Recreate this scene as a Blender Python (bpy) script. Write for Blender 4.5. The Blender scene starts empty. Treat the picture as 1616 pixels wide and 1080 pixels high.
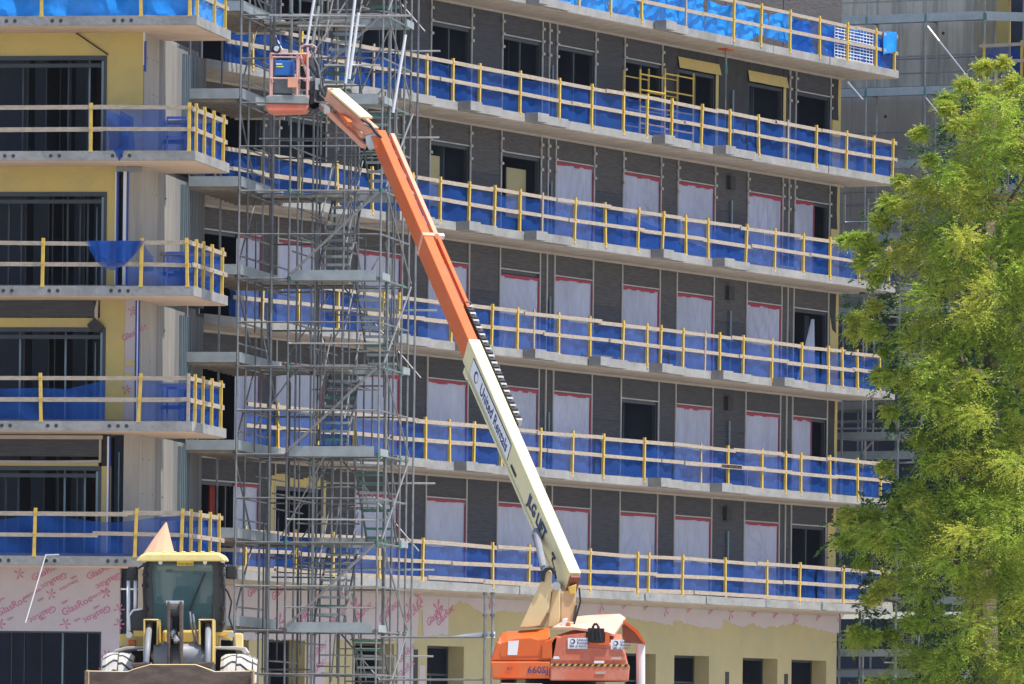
import bpy, math, random
import numpy as np
from mathutils import Vector, Matrix
R = random.Random(7)
sc = bpy.context.scene
COL = sc.collection
# ------------------------------------------------------------------ camera, sky, sun
F, CU, CV, ROLL = 12000.0, 808.0, 1197.5, 0.0115
cR, sR = math.cos(ROLL), math.sin(ROLL)
CAM = Vector((0, 0, -0.5))
cam = bpy.data.cameras.new('camera'); co = bpy.data.objects.new('camera', cam); COL.objects.link(co)
cam.sensor_fit = 'HORIZONTAL'; cam.sensor_width = 36; cam.lens = F / 1616 * 36
cam.shift_y = (CV - 540) / 1616; cam.clip_start = 1; cam.clip_end = 3000
co.matrix_world = Matrix(((cR, -sR, 0, 0), (0, 0, -1, 0), (sR, cR, 0, -0.5), (0, 0, 0, 1)))
sc.camera = co
SUN = Vector((0.36, -0.16, 0.92)).normalized()
w = bpy.data.worlds.new('World'); sc.world = w; w.use_nodes = True
nt = w.node_tree; sky = nt.nodes.new('ShaderNodeTexSky'); sky.sky_type = 'NISHITA'; sky.sun_disc = False
sky.sun_elevation = math.asin(SUN.z); sky.sun_rotation = math.atan2(SUN.x, SUN.y)
sky.air_density = 1.0; sky.dust_density = 1.5; sky.ozone_density = 2.5
nt.links.new(sky.outputs[0], nt.nodes['Background'].inputs[0]); nt.nodes['Background'].inputs[1].default_value = 0.15
sl = bpy.data.lights.new('sun', 'SUN'); sl.energy = 4.6; sl.angle = math.radians(0.5); sl.color = (1, 0.95, 0.86)
so = bpy.data.objects.new('sun', sl); COL.objects.link(so)
so.rotation_euler = SUN.to_track_quat('Z', 'Y').to_euler()
vs = sc.view_settings; vs.view_transform = 'Standard'; vs.look = 'None'; vs.gamma = 1; vs.use_curve_mapping = False
vs.exposure = 0.45
sc.cycles.max_bounces = 8; sc.cycles.transparent_max_bounces = 16
# ------------------------------------------------------------------ survey helpers
def ray(u, v):
    a = (u - CU) / F; b = (CV - v) / F
    return Vector((a * cR - b * sR, 1.0, a * sR + b * cR))
def unp(u, v, d): return CAM + ray(u, v) * d
class Frame:
    def __init__(s, x, y, deg):
        s.o = Vector((x, y, 0)); s.a = math.radians(deg)
        s.ex = Vector((math.cos(s.a), math.sin(s.a), 0)); s.ey = Vector((-math.sin(s.a), math.cos(s.a), 0))
    def loc(s, p):
        q = Vector(p) - s.o; return Vector((q.dot(s.ex), q.dot(s.ey), q.z))
    def hy(s, u, v, y=0.0):
        d = ray(u, v); t = (y + (s.o - CAM).dot(s.ey)) / d.dot(s.ey); return s.loc(CAM + d * t)
    def hx(s, u, v, x=0.0):
        d = ray(u, v); t = (x + (s.o - CAM).dot(s.ex)) / d.dot(s.ex); return s.loc(CAM + d * t)
    def w(s, x, y, z): return s.o + s.ex * x + s.ey * y + Vector((0, 0, z))
FM = Frame(-2.389, 197.3, 62.2)
FL = Frame(-7.388, 173.5, -9.9)
o_ = FM.w(30.4, 0, 0); FW = Frame(o_.x, o_.y, 62.2 - 90)
o_ = unp(454, 600, 179.8); FS = Frame(o_.x, o_.y, -9.9)
S = {k: 3.80 + 3.09 * (k - 2) for k in range(2, 10)}        # soffit heights
T = 0.22
FLR = {k: S[k] + T for k in S}
# ------------------------------------------------------------------ materials
MATS = {}
def mat(name, col, rough=0.7, metal=0.0, var=0.12, vs_=2.0, stretch=(1, 1, 1), bump=0.0, bs=20.0, col2=None, c2s=1.0, c2lo=.45, c2hi=.6, spec=0.4, transl=0.0, alpha=1.0, avar=.1, coat=0, c2str=None, wave=None, emit=None):
    m = bpy.data.materials.new(name); m.use_nodes = True; MATS[name] = m
    n, l = m.node_tree.nodes, m.node_tree.links
    b = n['Principled BSDF']; out = n['Material Output']
    b.inputs['Roughness'].default_value = rough; b.inputs['Metallic'].default_value = metal
    b.inputs['Specular IOR Level'].default_value = spec; b.inputs['Coat Weight'].default_value = coat
    g = n.new('ShaderNodeNewGeometry')
    def mapped(st):
        mp = n.new('ShaderNodeVectorMath'); mp.operation = 'MULTIPLY'; mp.inputs[1].default_value = st
        l.new(g.outputs['Position'], mp.inputs[0]); return mp.outputs[0]
    nz = n.new('ShaderNodeTexNoise'); nz.inputs['Scale'].default_value = vs_; nz.inputs['Detail'].default_value = 8; nz.inputs['Roughness'].default_value = .65
    l.new(mapped(stretch), nz.inputs['Vector'])
    rp = n.new('ShaderNodeValToRGB'); rp.color_ramp.elements[0].position = .3; rp.color_ramp.elements[1].position = .7
    c = Vector(col)
    rp.color_ramp.elements[0].color = (*(c * (1 - var)), 1); rp.color_ramp.elements[1].color = (*[min(1, x) for x in c * (1 + var)], 1)
    l.new(nz.outputs[0], rp.inputs[0]); cs = rp.outputs[0]
    if col2 is not None:
        n2 = n.new('ShaderNodeTexNoise'); n2.inputs['Scale'].default_value = c2s; n2.inputs['Detail'].default_value = 6; n2.inputs['Roughness'].default_value = .7
        l.new(mapped(c2str or stretch), n2.inputs['Vector'])
        r2 = n.new('ShaderNodeValToRGB'); r2.color_ramp.elements[0].position = c2lo; r2.color_ramp.elements[1].position = c2hi
        l.new(n2.outputs[0], r2.inputs[0])
        mx = n.new('ShaderNodeMix'); mx.data_type = 'RGBA'; l.new(r2.outputs[0], mx.inputs[0]); l.new(cs, mx.inputs[6]); mx.inputs[7].default_value = (*col2, 1); cs = mx.outputs[2]
    l.new(cs, b.inputs['Base Color'])
    if bump:
        n3 = n.new('ShaderNodeTexNoise'); n3.inputs['Scale'].default_value = bs; n3.inputs['Detail'].default_value = 4
        l.new(mapped(wave or stretch), n3.inputs['Vector'])
        bp = n.new('ShaderNodeBump'); bp.inputs['Strength'].default_value = bump; bp.inputs['Distance'].default_value = .05
        l.new(n3.outputs[0], bp.inputs['Height']); l.new(bp.outputs[0], b.inputs['Normal'])
    last = b.outputs[0]
    if transl:
        t = n.new('ShaderNodeBsdfTranslucent'); l.new(cs, t.inputs[0]); ms = n.new('ShaderNodeMixShader'); ms.inputs[0].default_value = transl
        l.new(last, ms.inputs[1]); l.new(t.outputs[0], ms.inputs[2]); last = ms.outputs[0]
    if alpha < 1:
        t = n.new('ShaderNodeBsdfTransparent'); ms = n.new('ShaderNodeMixShader')
        l.new(t.outputs[0], ms.inputs[1]); l.new(last, ms.inputs[2])
        nn = n.new('ShaderNodeTexNoise'); nn.inputs['Scale'].default_value = 1.2; nn.inputs['Detail'].default_value = 5; l.new(mapped((1, 1, .6)), nn.inputs['Vector'])
        mr = n.new('ShaderNodeMapRange'); mr.inputs[1].default_value = .3; mr.inputs[2].default_value = .7; mr.inputs[3].default_value = alpha - avar; mr.inputs[4].default_value = min(1, alpha + avar)
        l.new(nn.outputs[0], mr.inputs[0]); l.new(mr.outputs[0], ms.inputs[0]); last = ms.outputs[0]
    l.new(last, out.inputs[0])
    if emit: pass
    return m
M_conc = mat('concrete', (.285, .28, .275), .85, var=.2, vs_=1.6, col2=(.17, .17, .17), c2s=1.1, c2lo=.5, c2hi=.78, bump=.25, bs=9)
M_cwall = mat('board_marked_concrete', (.34, .315, .285), .85, var=.12, vs_=2.2, stretch=(1, 1, .25), col2=(.25, .235, .21), c2s=1.5, c2lo=.5, c2hi=.8, c2str=(2, 2, .12), bump=.3, bs=6, wave=(4, 4, .3))
M_cwall2 = mat('shade_darkened_concrete', (.22, .21, .20), .85, var=.15, vs_=2.2, stretch=(1, 1, .25), col2=(.12, .12, .125), c2s=1.5, c2lo=.4, c2hi=.7, c2str=(2, 2, .12), bump=.3, bs=6, wave=(4, 4, .3))  # grey staining, darkened to paint in shade on the rear side wall
M_cwall3 = mat('sun_lightened_streaked_concrete', (.50, .475, .42), .85, var=.12, vs_=2.2, stretch=(1, 1, .25), col2=(.33, .31, .27), c2s=1.5, c2str=(2, 2, .12))  # paler colour paints in sunlight on the far wing's top strip
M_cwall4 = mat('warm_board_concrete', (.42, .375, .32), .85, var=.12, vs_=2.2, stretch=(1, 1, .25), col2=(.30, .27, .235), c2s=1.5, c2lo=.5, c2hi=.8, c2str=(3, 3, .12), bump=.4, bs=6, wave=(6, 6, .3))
M_soffL = mat('tan_formed_soffit', (.66, .48, .34), .9, var=.15, vs_=1.2, stretch=(1.4, 4, 1), col2=(.50, .33, .2), c2s=2.5, c2lo=.55, c2hi=.75, c2str=(1, 4, 1))
M_cwall5 = mat('shade_toned_streaked_concrete', (.27, .25, .225), .85, var=.15, vs_=2.2, stretch=(1, 1, .25), col2=(.15, .145, .14), c2s=1.5, c2lo=.45, c2hi=.75, c2str=(3, 3, .12), bump=.3, bs=6, wave=(4, 4, .3))  # streaks toned down to paint in shade where the side wall catches sun
M_soff = mat('soffit_concrete', (.52, .44, .36), .9, var=.14, vs_=1.2, stretch=(1.4, 1.4, 4), col2=(.36, .30, .24), c2s=2.5, c2str=(1, 3, 1))  # lightened tan stands in for warm light bounced up from below
M_char = mat('charcoal_sheathing', (.072, .071, .08), .85, var=.32, vs_=2.2, stretch=(.8, .8, 16), col2=(.115, .105, .102), c2s=2.5, c2lo=.55, c2hi=.72, c2str=(1.1, 1.1, 13), bump=.5, bs=7, wave=(.6, .6, 9))
M_char2 = mat('charcoal_panel_worn', (.09, .083, .085), .85, var=.4, vs_=3.2, stretch=(.7, .7, 14), col2=(.14, .125, .115), c2s=3.0, c2lo=.5, c2hi=.7, c2str=(.9, .9, 10), bump=.5, bs=7, wave=(.6, .6, 9))
M_memb = mat('black_membrane', (.04, .037, .037), .7, var=.3, vs_=2, bump=.6, bs=5)
M_strip = mat('pale_joint_strip', (.44, .42, .39), .6, var=.15)
M_trim = mat('cream_trim', (.46, .40, .33), .8)
M_yel = mat('yellow_sheathing', (.60, .455, .16), .8, var=.05, vs_=.8, col2=(.50, .40, .17), c2s=.5)
M_yel2 = mat('tan_sheathing', (.47, .395, .205), .8, var=.06, vs_=.9, col2=(.42, .36, .20), c2s=.4)
M_pink = mat('pale_pink_board', (.50, .44, .455), .8, var=.05, vs_=2)
M_ink = mat('magenta_print', (.50, .15, .27), .8)
M_frame = mat('dark_window_frame', (.05, .058, .07), .5)
M_dark = mat('dark_interior', (.055, .07, .11), .9)  # dark navy carries room shade and a veil of haze in its colour
M_stud = mat('galvanised_stud', (.19, .25, .29), .4, metal=.4)
M_door = mat('red_door', (.30, .035, .02), .7)
M_blueA = mat('blue_plastic_strip', (.03, .07, .35), .5)
M_white = mat('white_profile', (.75, .76, .78), .5, var=.05)
M_plas = mat('white_plastic_sheet', (.52, .53, .66), .27, var=.16, vs_=1.1, stretch=(1, 1, .5), bump=.6, bs=5, wave=(1.6, 1.6, .5), transl=.15)
M_tape = mat('red_tape', (.36, .03, .06), .6)
M_wood = mat('timber_plank', (.38, .315, .25), .8, var=.25, vs_=3, stretch=(2, 2, 8), col2=(.26, .20, .15), c2s=2, c2lo=.55, c2hi=.75)
M_ypost = mat('yellow_post_paint', (.62, .42, .075), .6, var=.16, vs_=6, col2=(.42, .31, .14), c2s=7, c2lo=.62, c2hi=.8)
M_net = mat('blue_debris_netting', (.02, .10, .42), .8, var=.1, vs_=1.2, stretch=(1, 1, .3), bump=.12, bs=4, alpha=.60, avar=.05, transl=.35, spec=.1)
M_tarp = mat('bright_blue_tarpaulin', (.02, .27, .80), .3, var=.25, vs_=1.3, bump=.9, bs=3, transl=.15)
M_galv = mat('galvanised_tube', (.27, .275, .28), .42, metal=.55, var=.25, vs_=5)
M_galv2 = mat('weathered_tube', (.17, .17, .175), .5, metal=.4, var=.3, vs_=5)
M_tread = mat('stair_tread_steel', (.34, .39, .39), .5, metal=.2, var=.2)
M_tubeg = mat('green_painted_steel', (.06, .19, .15), .5, var=.3)
M_plankm = mat('steel_plank', (.34, .38, .40), .45, metal=.15, var=.15, vs_=4)
M_plkd = mat('grey_steel_deck', (.26, .275, .27), .6, metal=.1, var=.25, vs_=4)
M_orng = mat('orange_paint', (.66, .12, .018), .45, var=.08, vs_=1.5, coat=.2, col2=(.62, .16, .05), c2s=1.4, c2lo=.5, c2hi=.8)
M_orng2 = mat('deep_orange_paint', (.72, .125, .02), .42, var=.06, coat=.25, col2=(.6, .16, .05), c2s=2)
M_faded = mat('sun_faded_red_orange', (.60, .15, .085), .6, var=.1, vs_=1.5, col2=(.62, .24, .17), c2s=1.2)
M_jib = mat('faded_salmon_paint', (.72, .34, .22), .6, var=.1, vs_=3)
M_cream = mat('cream_paint', (.76, .68, .40), .5, var=.05, vs_=1.5, coat=.15, col2=(.68, .6, .38), c2s=2.2, c2lo=.6, c2hi=.8)
M_tan = mat('tan_cream_paint', (.72, .55, .29), .5, var=.07, vs_=2)
M_ink2 = mat('navy_print', (.02, .04, .16), .6)
M_sticker = mat('white_sticker', (.78, .78, .8), .5, var=.04)
M_blk = mat('black_rubber', (.02, .02, .022), .6)
M_steel = mat('bare_steel', (.5, .5, .5), .3, metal=.8)
M_lyel = mat('loader_yellow', (.74, .50, .10), .5, var=.1, vs_=3, coat=.1, col2=(.62, .47, .2), c2s=3)
M_lyel2 = mat('loader_roof_cream_yellow', (.80, .62, .26), .5, var=.08, vs_=4)
M_dust = mat('dusty_grey_tyre', (.44, .425, .41), .9, var=.15, vs_=6)
M_dust2 = mat('dusty_tyre_groove', (.07, .065, .06), .9)
M_buck = mat('worn_bucket_steel', (.10, .072, .058), .7, metal=.1, var=.25, vs_=2, stretch=(1, 1, 2.5), col2=(.15, .11, .085), c2s=3)
M_lgrey = mat('dusty_dark_grey_steel', (.055, .055, .057), .6, var=.2)
M_arm = mat('pale_grey_ram', (.24, .25, .28), .5, var=.15)
M_seat = mat('seat_fabric_blue', (.008, .02, .06), .8)
M_peach = mat('pale_orange_canvas', (.72, .40, .27), .7, var=.08, vs_=3)
M_welder = mat('welder_blue', (.02, .13, .42), .45)
M_yg = mat('yellow_green_print', (.6, .75, .05), .5)
M_grnd = mat('ground_dirt', (.43, .42, .40), .95, var=.2, vs_=.3, col2=(.33, .30, .25), c2s=.8, bump=.3, bs=3)
M_sign = mat('yellow_sign', (.75, .6, .03), .5)
M_hole = mat('hole_dark', (.05, .05, .05), .9)
M_bark = mat('bark', (.13, .10, .08), .9, var=.3, vs_=5, stretch=(1, 1, .3))
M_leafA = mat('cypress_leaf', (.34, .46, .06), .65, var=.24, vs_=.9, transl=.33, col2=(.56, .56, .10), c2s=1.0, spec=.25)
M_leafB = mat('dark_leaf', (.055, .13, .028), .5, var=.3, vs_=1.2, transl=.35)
M_leafC = mat('vine_leaf', (.17, .27, .05), .35, var=.25, vs_=2, transl=.4, spec=.6)
mg = bpy.data.materials.new('cab_glass'); mg.use_nodes = True; MATS['cab_glass'] = mg
b_ = mg.node_tree.nodes['Principled BSDF']; b_.inputs['Base Color'].default_value = (.10, .22, .25, 1); b_.inputs['Roughness'].default_value = .06
b_.inputs['Alpha'].default_value = .36; M_glass = mg
# ------------------------------------------------------------------ mesh helpers
class MB:
    def __init__(s): s.v = []; s.f = []
    def add(s, vs, fs):
        o = len(s.v); s.v += [tuple(x) for x in vs]; s.f += [tuple(i + o for i in f) for f in fs]; return s
    def box(s, a, b, M=None):
        (x0, y0, z0), (x1, y1, z1) = a, b
        vs = [Vector(p) for p in ((x0, y0, z0), (x1, y0, z0), (x1, y1, z0), (x0, y1, z0), (x0, y0, z1), (x1, y0, z1), (x1, y1, z1), (x0, y1, z1))]
        if M is not None: vs = [M @ p for p in vs]
        return s.add(vs, [(0, 3, 2, 1), (4, 5, 6, 7), (0, 1, 5, 4), (1, 2, 6, 5), (2, 3, 7, 6), (3, 0, 4, 7)])
    def bar(s, p, q, w, h, up=(0, 0, 1), taper=1.0):
        p, q = Vector(p), Vector(q); d = (q - p).normalized(); x = d.cross(Vector(up))
        if x.length < 1e-4: x = d.cross(Vector((0, 1, 0)))
        x.normalize(); z = x.cross(d)
        vs = []
        for c, k in ((p, 1), (q, taper)):
            for a, b in ((-1, -1), (1, -1), (1, 1), (-1, 1)): vs.append(c + x * a * w / 2 * k + z * b * h / 2 * k)
        return s.add(vs, [(0, 1, 2, 3), (7, 6, 5, 4), (0, 4, 5, 1), (1, 5, 6, 2), (2, 6, 7, 3), (3, 7, 4, 0)])
    def tube(s, p, q, r, n=6, r2=None):
        p, q = Vector(p), Vector(q); d = (q - p).normalized(); x = d.orthogonal().normalized(); y = d.cross(x)
        r2 = r if r2 is None else r2; vs = []
        for c, rr in ((p, r), (q, r2)):
            for i in range(n):
                a = 2 * math.pi * i / n; vs.append(c + x * math.cos(a) * rr + y * math.sin(a) * rr)
        return s.add(vs, [(i, (i + 1) % n, n + (i + 1) % n, n + i) for i in range(n)] + [tuple(range(n))[::-1], tuple(range(n, 2 * n))])
    def path(s, pts, r, n=6):
        for a, b in zip(pts, pts[1:]): s.tube(a, b, r, n)
        return s
    def prism(s, pts, off):                                     # polygon pts (3d), extruded by off
        n = len(pts); off = Vector(off); a = [Vector(p) for p in pts]; b = [p + off for p in a]
        return s.add(a + b, [tuple(range(n)), tuple(range(n, 2 * n))[::-1]] + [(i, n + i, n + (i + 1) % n, (i + 1) % n) for i in range(n)])
    def loft(s, rings, caps=True):
        n = len(rings[0]); o = []; fs = []
        for r in rings: o += r
        for k in range(len(rings) - 1):
            for i in range(n):
                j = (i + 1) % n; fs.append((k * n + i, k * n + j, (k + 1) * n + j, (k + 1) * n + i))
        if caps: fs += [tuple(range(n))[::-1], tuple(range((len(rings) - 1) * n, len(rings) * n))]
        return s.add(o, fs)
    def mesh(s, name, m, smooth=False, bevel=0):
        me = bpy.data.meshes.new(name); me.from_pydata(s.v, [], s.f)
        me.materials.append(m)
        import bmesh
        bm = bmesh.new(); bm.from_mesh(me)
        if bevel: bmesh.ops.bevel(bm, geom=bm.edges[:], offset=bevel, segments=2, affect='EDGES', profile=.5)
        bmesh.ops.recalc_face_normals(bm, faces=bm.faces[:]); bm.to_mesh(me); bm.free()
        if smooth:
            for p in me.polygons: p.use_smooth = True
        return me
    def build(s, name, m, parent=None, **k): return obj(name, s.mesh(name, m, **k), parent)
def obj(name, me, parent=None, loc=None, rot=None, scale=None):
    o = bpy.data.objects.new(name, me); COL.objects.link(o); o.parent = parent
    if loc is not None: o.location = loc
    if rot is not None: o.rotation_euler = rot
    if scale is not None: o.scale = scale
    return o
def tag(o, label, cat, group=None, kind=None):
    if label: o['label'] = label
    if cat: o['category'] = cat
    if group: o['group'] = group
    if kind: o['kind'] = kind
    return o
def empty(name, fr, label, cat, group=None):
    o = bpy.data.objects.new(name, None); COL.objects.link(o)
    if isinstance(fr, Frame): o.location = fr.o; o.rotation_euler = (0, 0, fr.a)
    else: o.location = fr
    o.empty_display_size = .3
    return tag(o, label, cat, group)
UNIT = {}
def box(parent, name, m, a, b, jit=0.0):
    """one separate box-shaped piece sharing one unit mesh per material"""
    if m.name not in UNIT: UNIT[m.name] = MB().box((-.5, -.5, -.5), (.5, .5, .5)).mesh('piece_' + m.name, m)
    o = obj(name, UNIT[m.name], parent, [(x + y) / 2 for x, y in zip(a, b)], None, [max(abs(y - x), 1e-3) for x, y in zip(a, b)])
    if jit: o.rotation_euler = (R.uniform(-jit, jit) * .3, R.uniform(-jit, jit), R.uniform(-jit, jit) * .3)
    return o
TUB = {}
def rod(parent, name, m, p, q, r=.024, n=6):
    """one separate straight tube sharing one unit mesh"""
    k = (m.name, n)
    if k not in TUB: TUB[k] = MB().tube((0, 0, 0), (0, 0, 1), 1, n).mesh('tube_' + m.name, m)
    p, q = Vector(p), Vector(q); d = q - p
    o = obj(name, TUB[k], parent, p, d.to_track_quat('Z', 'Y').to_euler(), (r, r, d.length)); return o
def plank(parent, name, m, p, q, w_, h_, up=(0, 0, 1)):
    if m.name not in UNIT: UNIT[m.name] = MB().box((-.5, -.5, -.5), (.5, .5, .5)).mesh('piece_' + m.name, m)
    p, q = Vector(p), Vector(q); d = q - p
    return obj(name, UNIT[m.name], parent, (p + q) / 2, d.to_track_quat('Y', 'Z').to_euler(), (w_, d.length, h_))
def text(parent, name, s, size, m, M, shear=0, bold=.006):
    cu = bpy.data.curves.new(name, 'FONT'); cu.body = s; cu.size = size; cu.extrude = .0015; cu.resolution_u = 2; cu.shear = shear; cu.offset = size * bold
    t = bpy.data.objects.new(name, cu); COL.objects.link(t)
    dg = bpy.context.evaluated_depsgraph_get(); me = bpy.data.meshes.new_from_object(t.evaluated_get(dg))
    bpy.data.objects.remove(t); me.materials.clear(); me.materials.append(m)
    o = obj(name, me, parent); o.matrix_local = M; return o
def sheet(fn, nu, nv):
    m = MB(); m.v = [tuple(fn(i / nu, j / nv)) for j in range(nv + 1) for i in range(nu + 1)]
    m.f = [(j * (nu + 1) + i, j * (nu + 1) + i + 1, (j + 1) * (nu + 1) + i + 1, (j + 1) * (nu + 1) + i) for j in range(nv) for i in range(nu)]
    return m
# ------------------------------------------------------------------ ground
g = sheet(lambda a, b: (-400 + 800 * a, -60 + b * 700, 0), 20, 70)
g.v = [(x, y, (-2.1 if y < 30 else 0 if y > 80 else -2.1 + 2.1 * (y - 30) / 50) - .0) for x, y, z in g.v]
tag(g.build('ground', M_grnd), None, None, kind='structure')

# ------------------------------------------------------------------ guardrail builder
POST = MB().box((-.034, -.034, -.12), (.034, .034, 1.1)).box((-.045, -.045, -.02), (.045, .045, .02)).box((-.04, -.045, .5), (.04, -.03, .54)).box((-.04, -.045, .98), (.04, -.03, 1.02)).mesh('post', M_ypost)
POSTP = MB().box((-.035, -.02, -.12), (.035, .02, 1.1)).mesh('post_timber', M_wood)
def rails(parent, p0, p1, z, lapped=True, heights=(.98, .5), h=.105):
    """timber rails as separate planks between plan points p0, p1"""
    p0, p1 = Vector(p0), Vector(p1); L = (p1 - p0).length; d = (p1 - p0) / L; nrm = Vector((d.y, -d.x))
    for hh in heights:
        t = 0; k = R.random()
        while t < L - .2:
            ln = min(R.choice((3.0, 3.7, 4.3)), L - t) if L > 4 else L
            o = .03 + (.035 if k > .5 else 0); k = R.random()
            a = p0 + d * t; b = p0 + d * min(L, t + ln + .12)
            j1, j2 = R.uniform(-.025, .025), R.uniform(-.025, .025)
            hj = h * R.uniform(.85, 1.0)
            plank(parent, 'rail', M_wood, (a.x + nrm.x * o, a.y + nrm.y * o, z + hh + j1), (b.x + nrm.x * o, b.y + nrm.y * o, z + hh + j2), .038, hj)
            t += ln
def net(parent, p0, p1, z, mt, top=.95, sag=.06, amp=.022, bot=0.02, topfn=None, seg=6.0, name='netting'):
    p0, p1 = Vector(p0), Vector(p1); L = (p1 - p0).length; d = (p1 - p0) / L; nr = Vector((-d.y, d.x)); nn = max(1, round(L / seg))
    for s in range(nn):
        a0 = L * s / nn; a1 = L * (s + 1) / nn - .04; ph = R.uniform(0, 9); ph2 = R.uniform(0, 9)
        def f(a, b):
            t = a0 + (a1 - a0) * a
            tp = top - sag * abs(math.sin(t * 1.7 + ph)) if topfn is None else topfn(t)
            off = .06 + amp * (math.sin(t * 5.1 + ph + b * 2) + .6 * math.sin(t * 11.3 + ph2 - b * 3) + .5 * math.sin(b * 7 + t * 2.3))
            q = p0 + d * t + nr * off
            return (q.x, q.y, z + bot + (tp - bot) * b)
        sheet(f, max(6, int((a1 - a0) / .12)), 8).build(name, mt, parent, smooth=True)

# ------------------------------------------------------------------ MAIN WING
MW = empty('building_wing', FM, 'long receding charcoal-clad hotel wing with seven balcony decks, behind the boom lift', 'building')
WIN = [(-11.7, -8.58), (-7.8, -5.39), (-3.66, -1.35), (.13, 2.36), (4.09, 6.37), (7.21, 9.47), (11.21, 13.49), (14.54, 16.85), (18.94, 21.19), (21.98, 24.29)]
X0, X1 = -14.0, 25.14
XE = 25.7
# kinds: d dark open, p plastic, h half plastic with dark+red, y yellow surround open
KIND = {6: 'ddddddddyyd', 5: '_dddddpppph', 4: 'pppppppppd', 3: 'ppppppdpph', 2: 'rypppppppd'}
KIND = {6: 'ddddddd' + 'yyd', 5: 'dddddppp' + 'ph', 4: 'ppppppppp' + 'e', 3: 'pppppp' + 'dpph', 2: 'rypppppppd'}
for k in range(2, 8):
    # slabs: deck bay by bay with the little outward steps at the party walls
    edge = -1.5
    joints = [X0, -4.85, -1.13, 2.6, 6.3, 10.0, 13.73, 17.45, 21.1, XE]
    for a, b in zip(joints, joints[1:]):
        dy = R.uniform(-.02, .02); y0 = edge + dy
        m = MB().box((a, y0, S[k]), (b - .012, 7, FLR[k]))
        o = m.build('slab', M_conc, MW)
        MB().box((a, y0 + .03, S[k] - .012), (b - .012, 0, S[k] - .001)).build('soffit', M_soff, MW)
    if k > 2:
        bl = [-4.85, -1.13, 2.6, 10.0, 13.73] + ([6.35, 17.6] if k in (4,) else [])
        if k == 7: bl = [-1.13, 2.6, 10.0]
        for x in bl:
            box(MW, 'deck_step', M_conc, (x, edge - .38, S[k] + .005), (x + .62, edge - .021, FLR[k] + .02))
            ln = R.uniform(1.2, 1.9)
            box(MW, 'deck_step', M_conc, (x + .63, edge - .13, S[k] + .012), (x + .6 + ln, edge - .021, FLR[k] + .015))
    else:
        for x in (10.0, 13.73, 17.45, 21.1):
            box(MW, 'joint_plate', M_plkd, (x - .16, edge - .035, S[k] + .01), (x + .16, edge - .0215, FLR[k] + .005))
    MB().box((X0, -.06, S[k] - .07), (X1, -.015, S[k] - .013)).build('head_trim', M_trim, MW)
def clip_strip(x, z0, z1, knots, w_=.055):
    m = MB().box((x - w_ / 2, -.035, z0), (x + w_ / 2, -.003, z1))
    if knots:
        z = z1 - .25
        while z > z1 - 1.15: m.box((x - .065, -.075, z), (x + .065, -.036, z + .07)); z -= .33
    m.build('joint_strip', M_strip, MW)
LOOSE = {}
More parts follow.
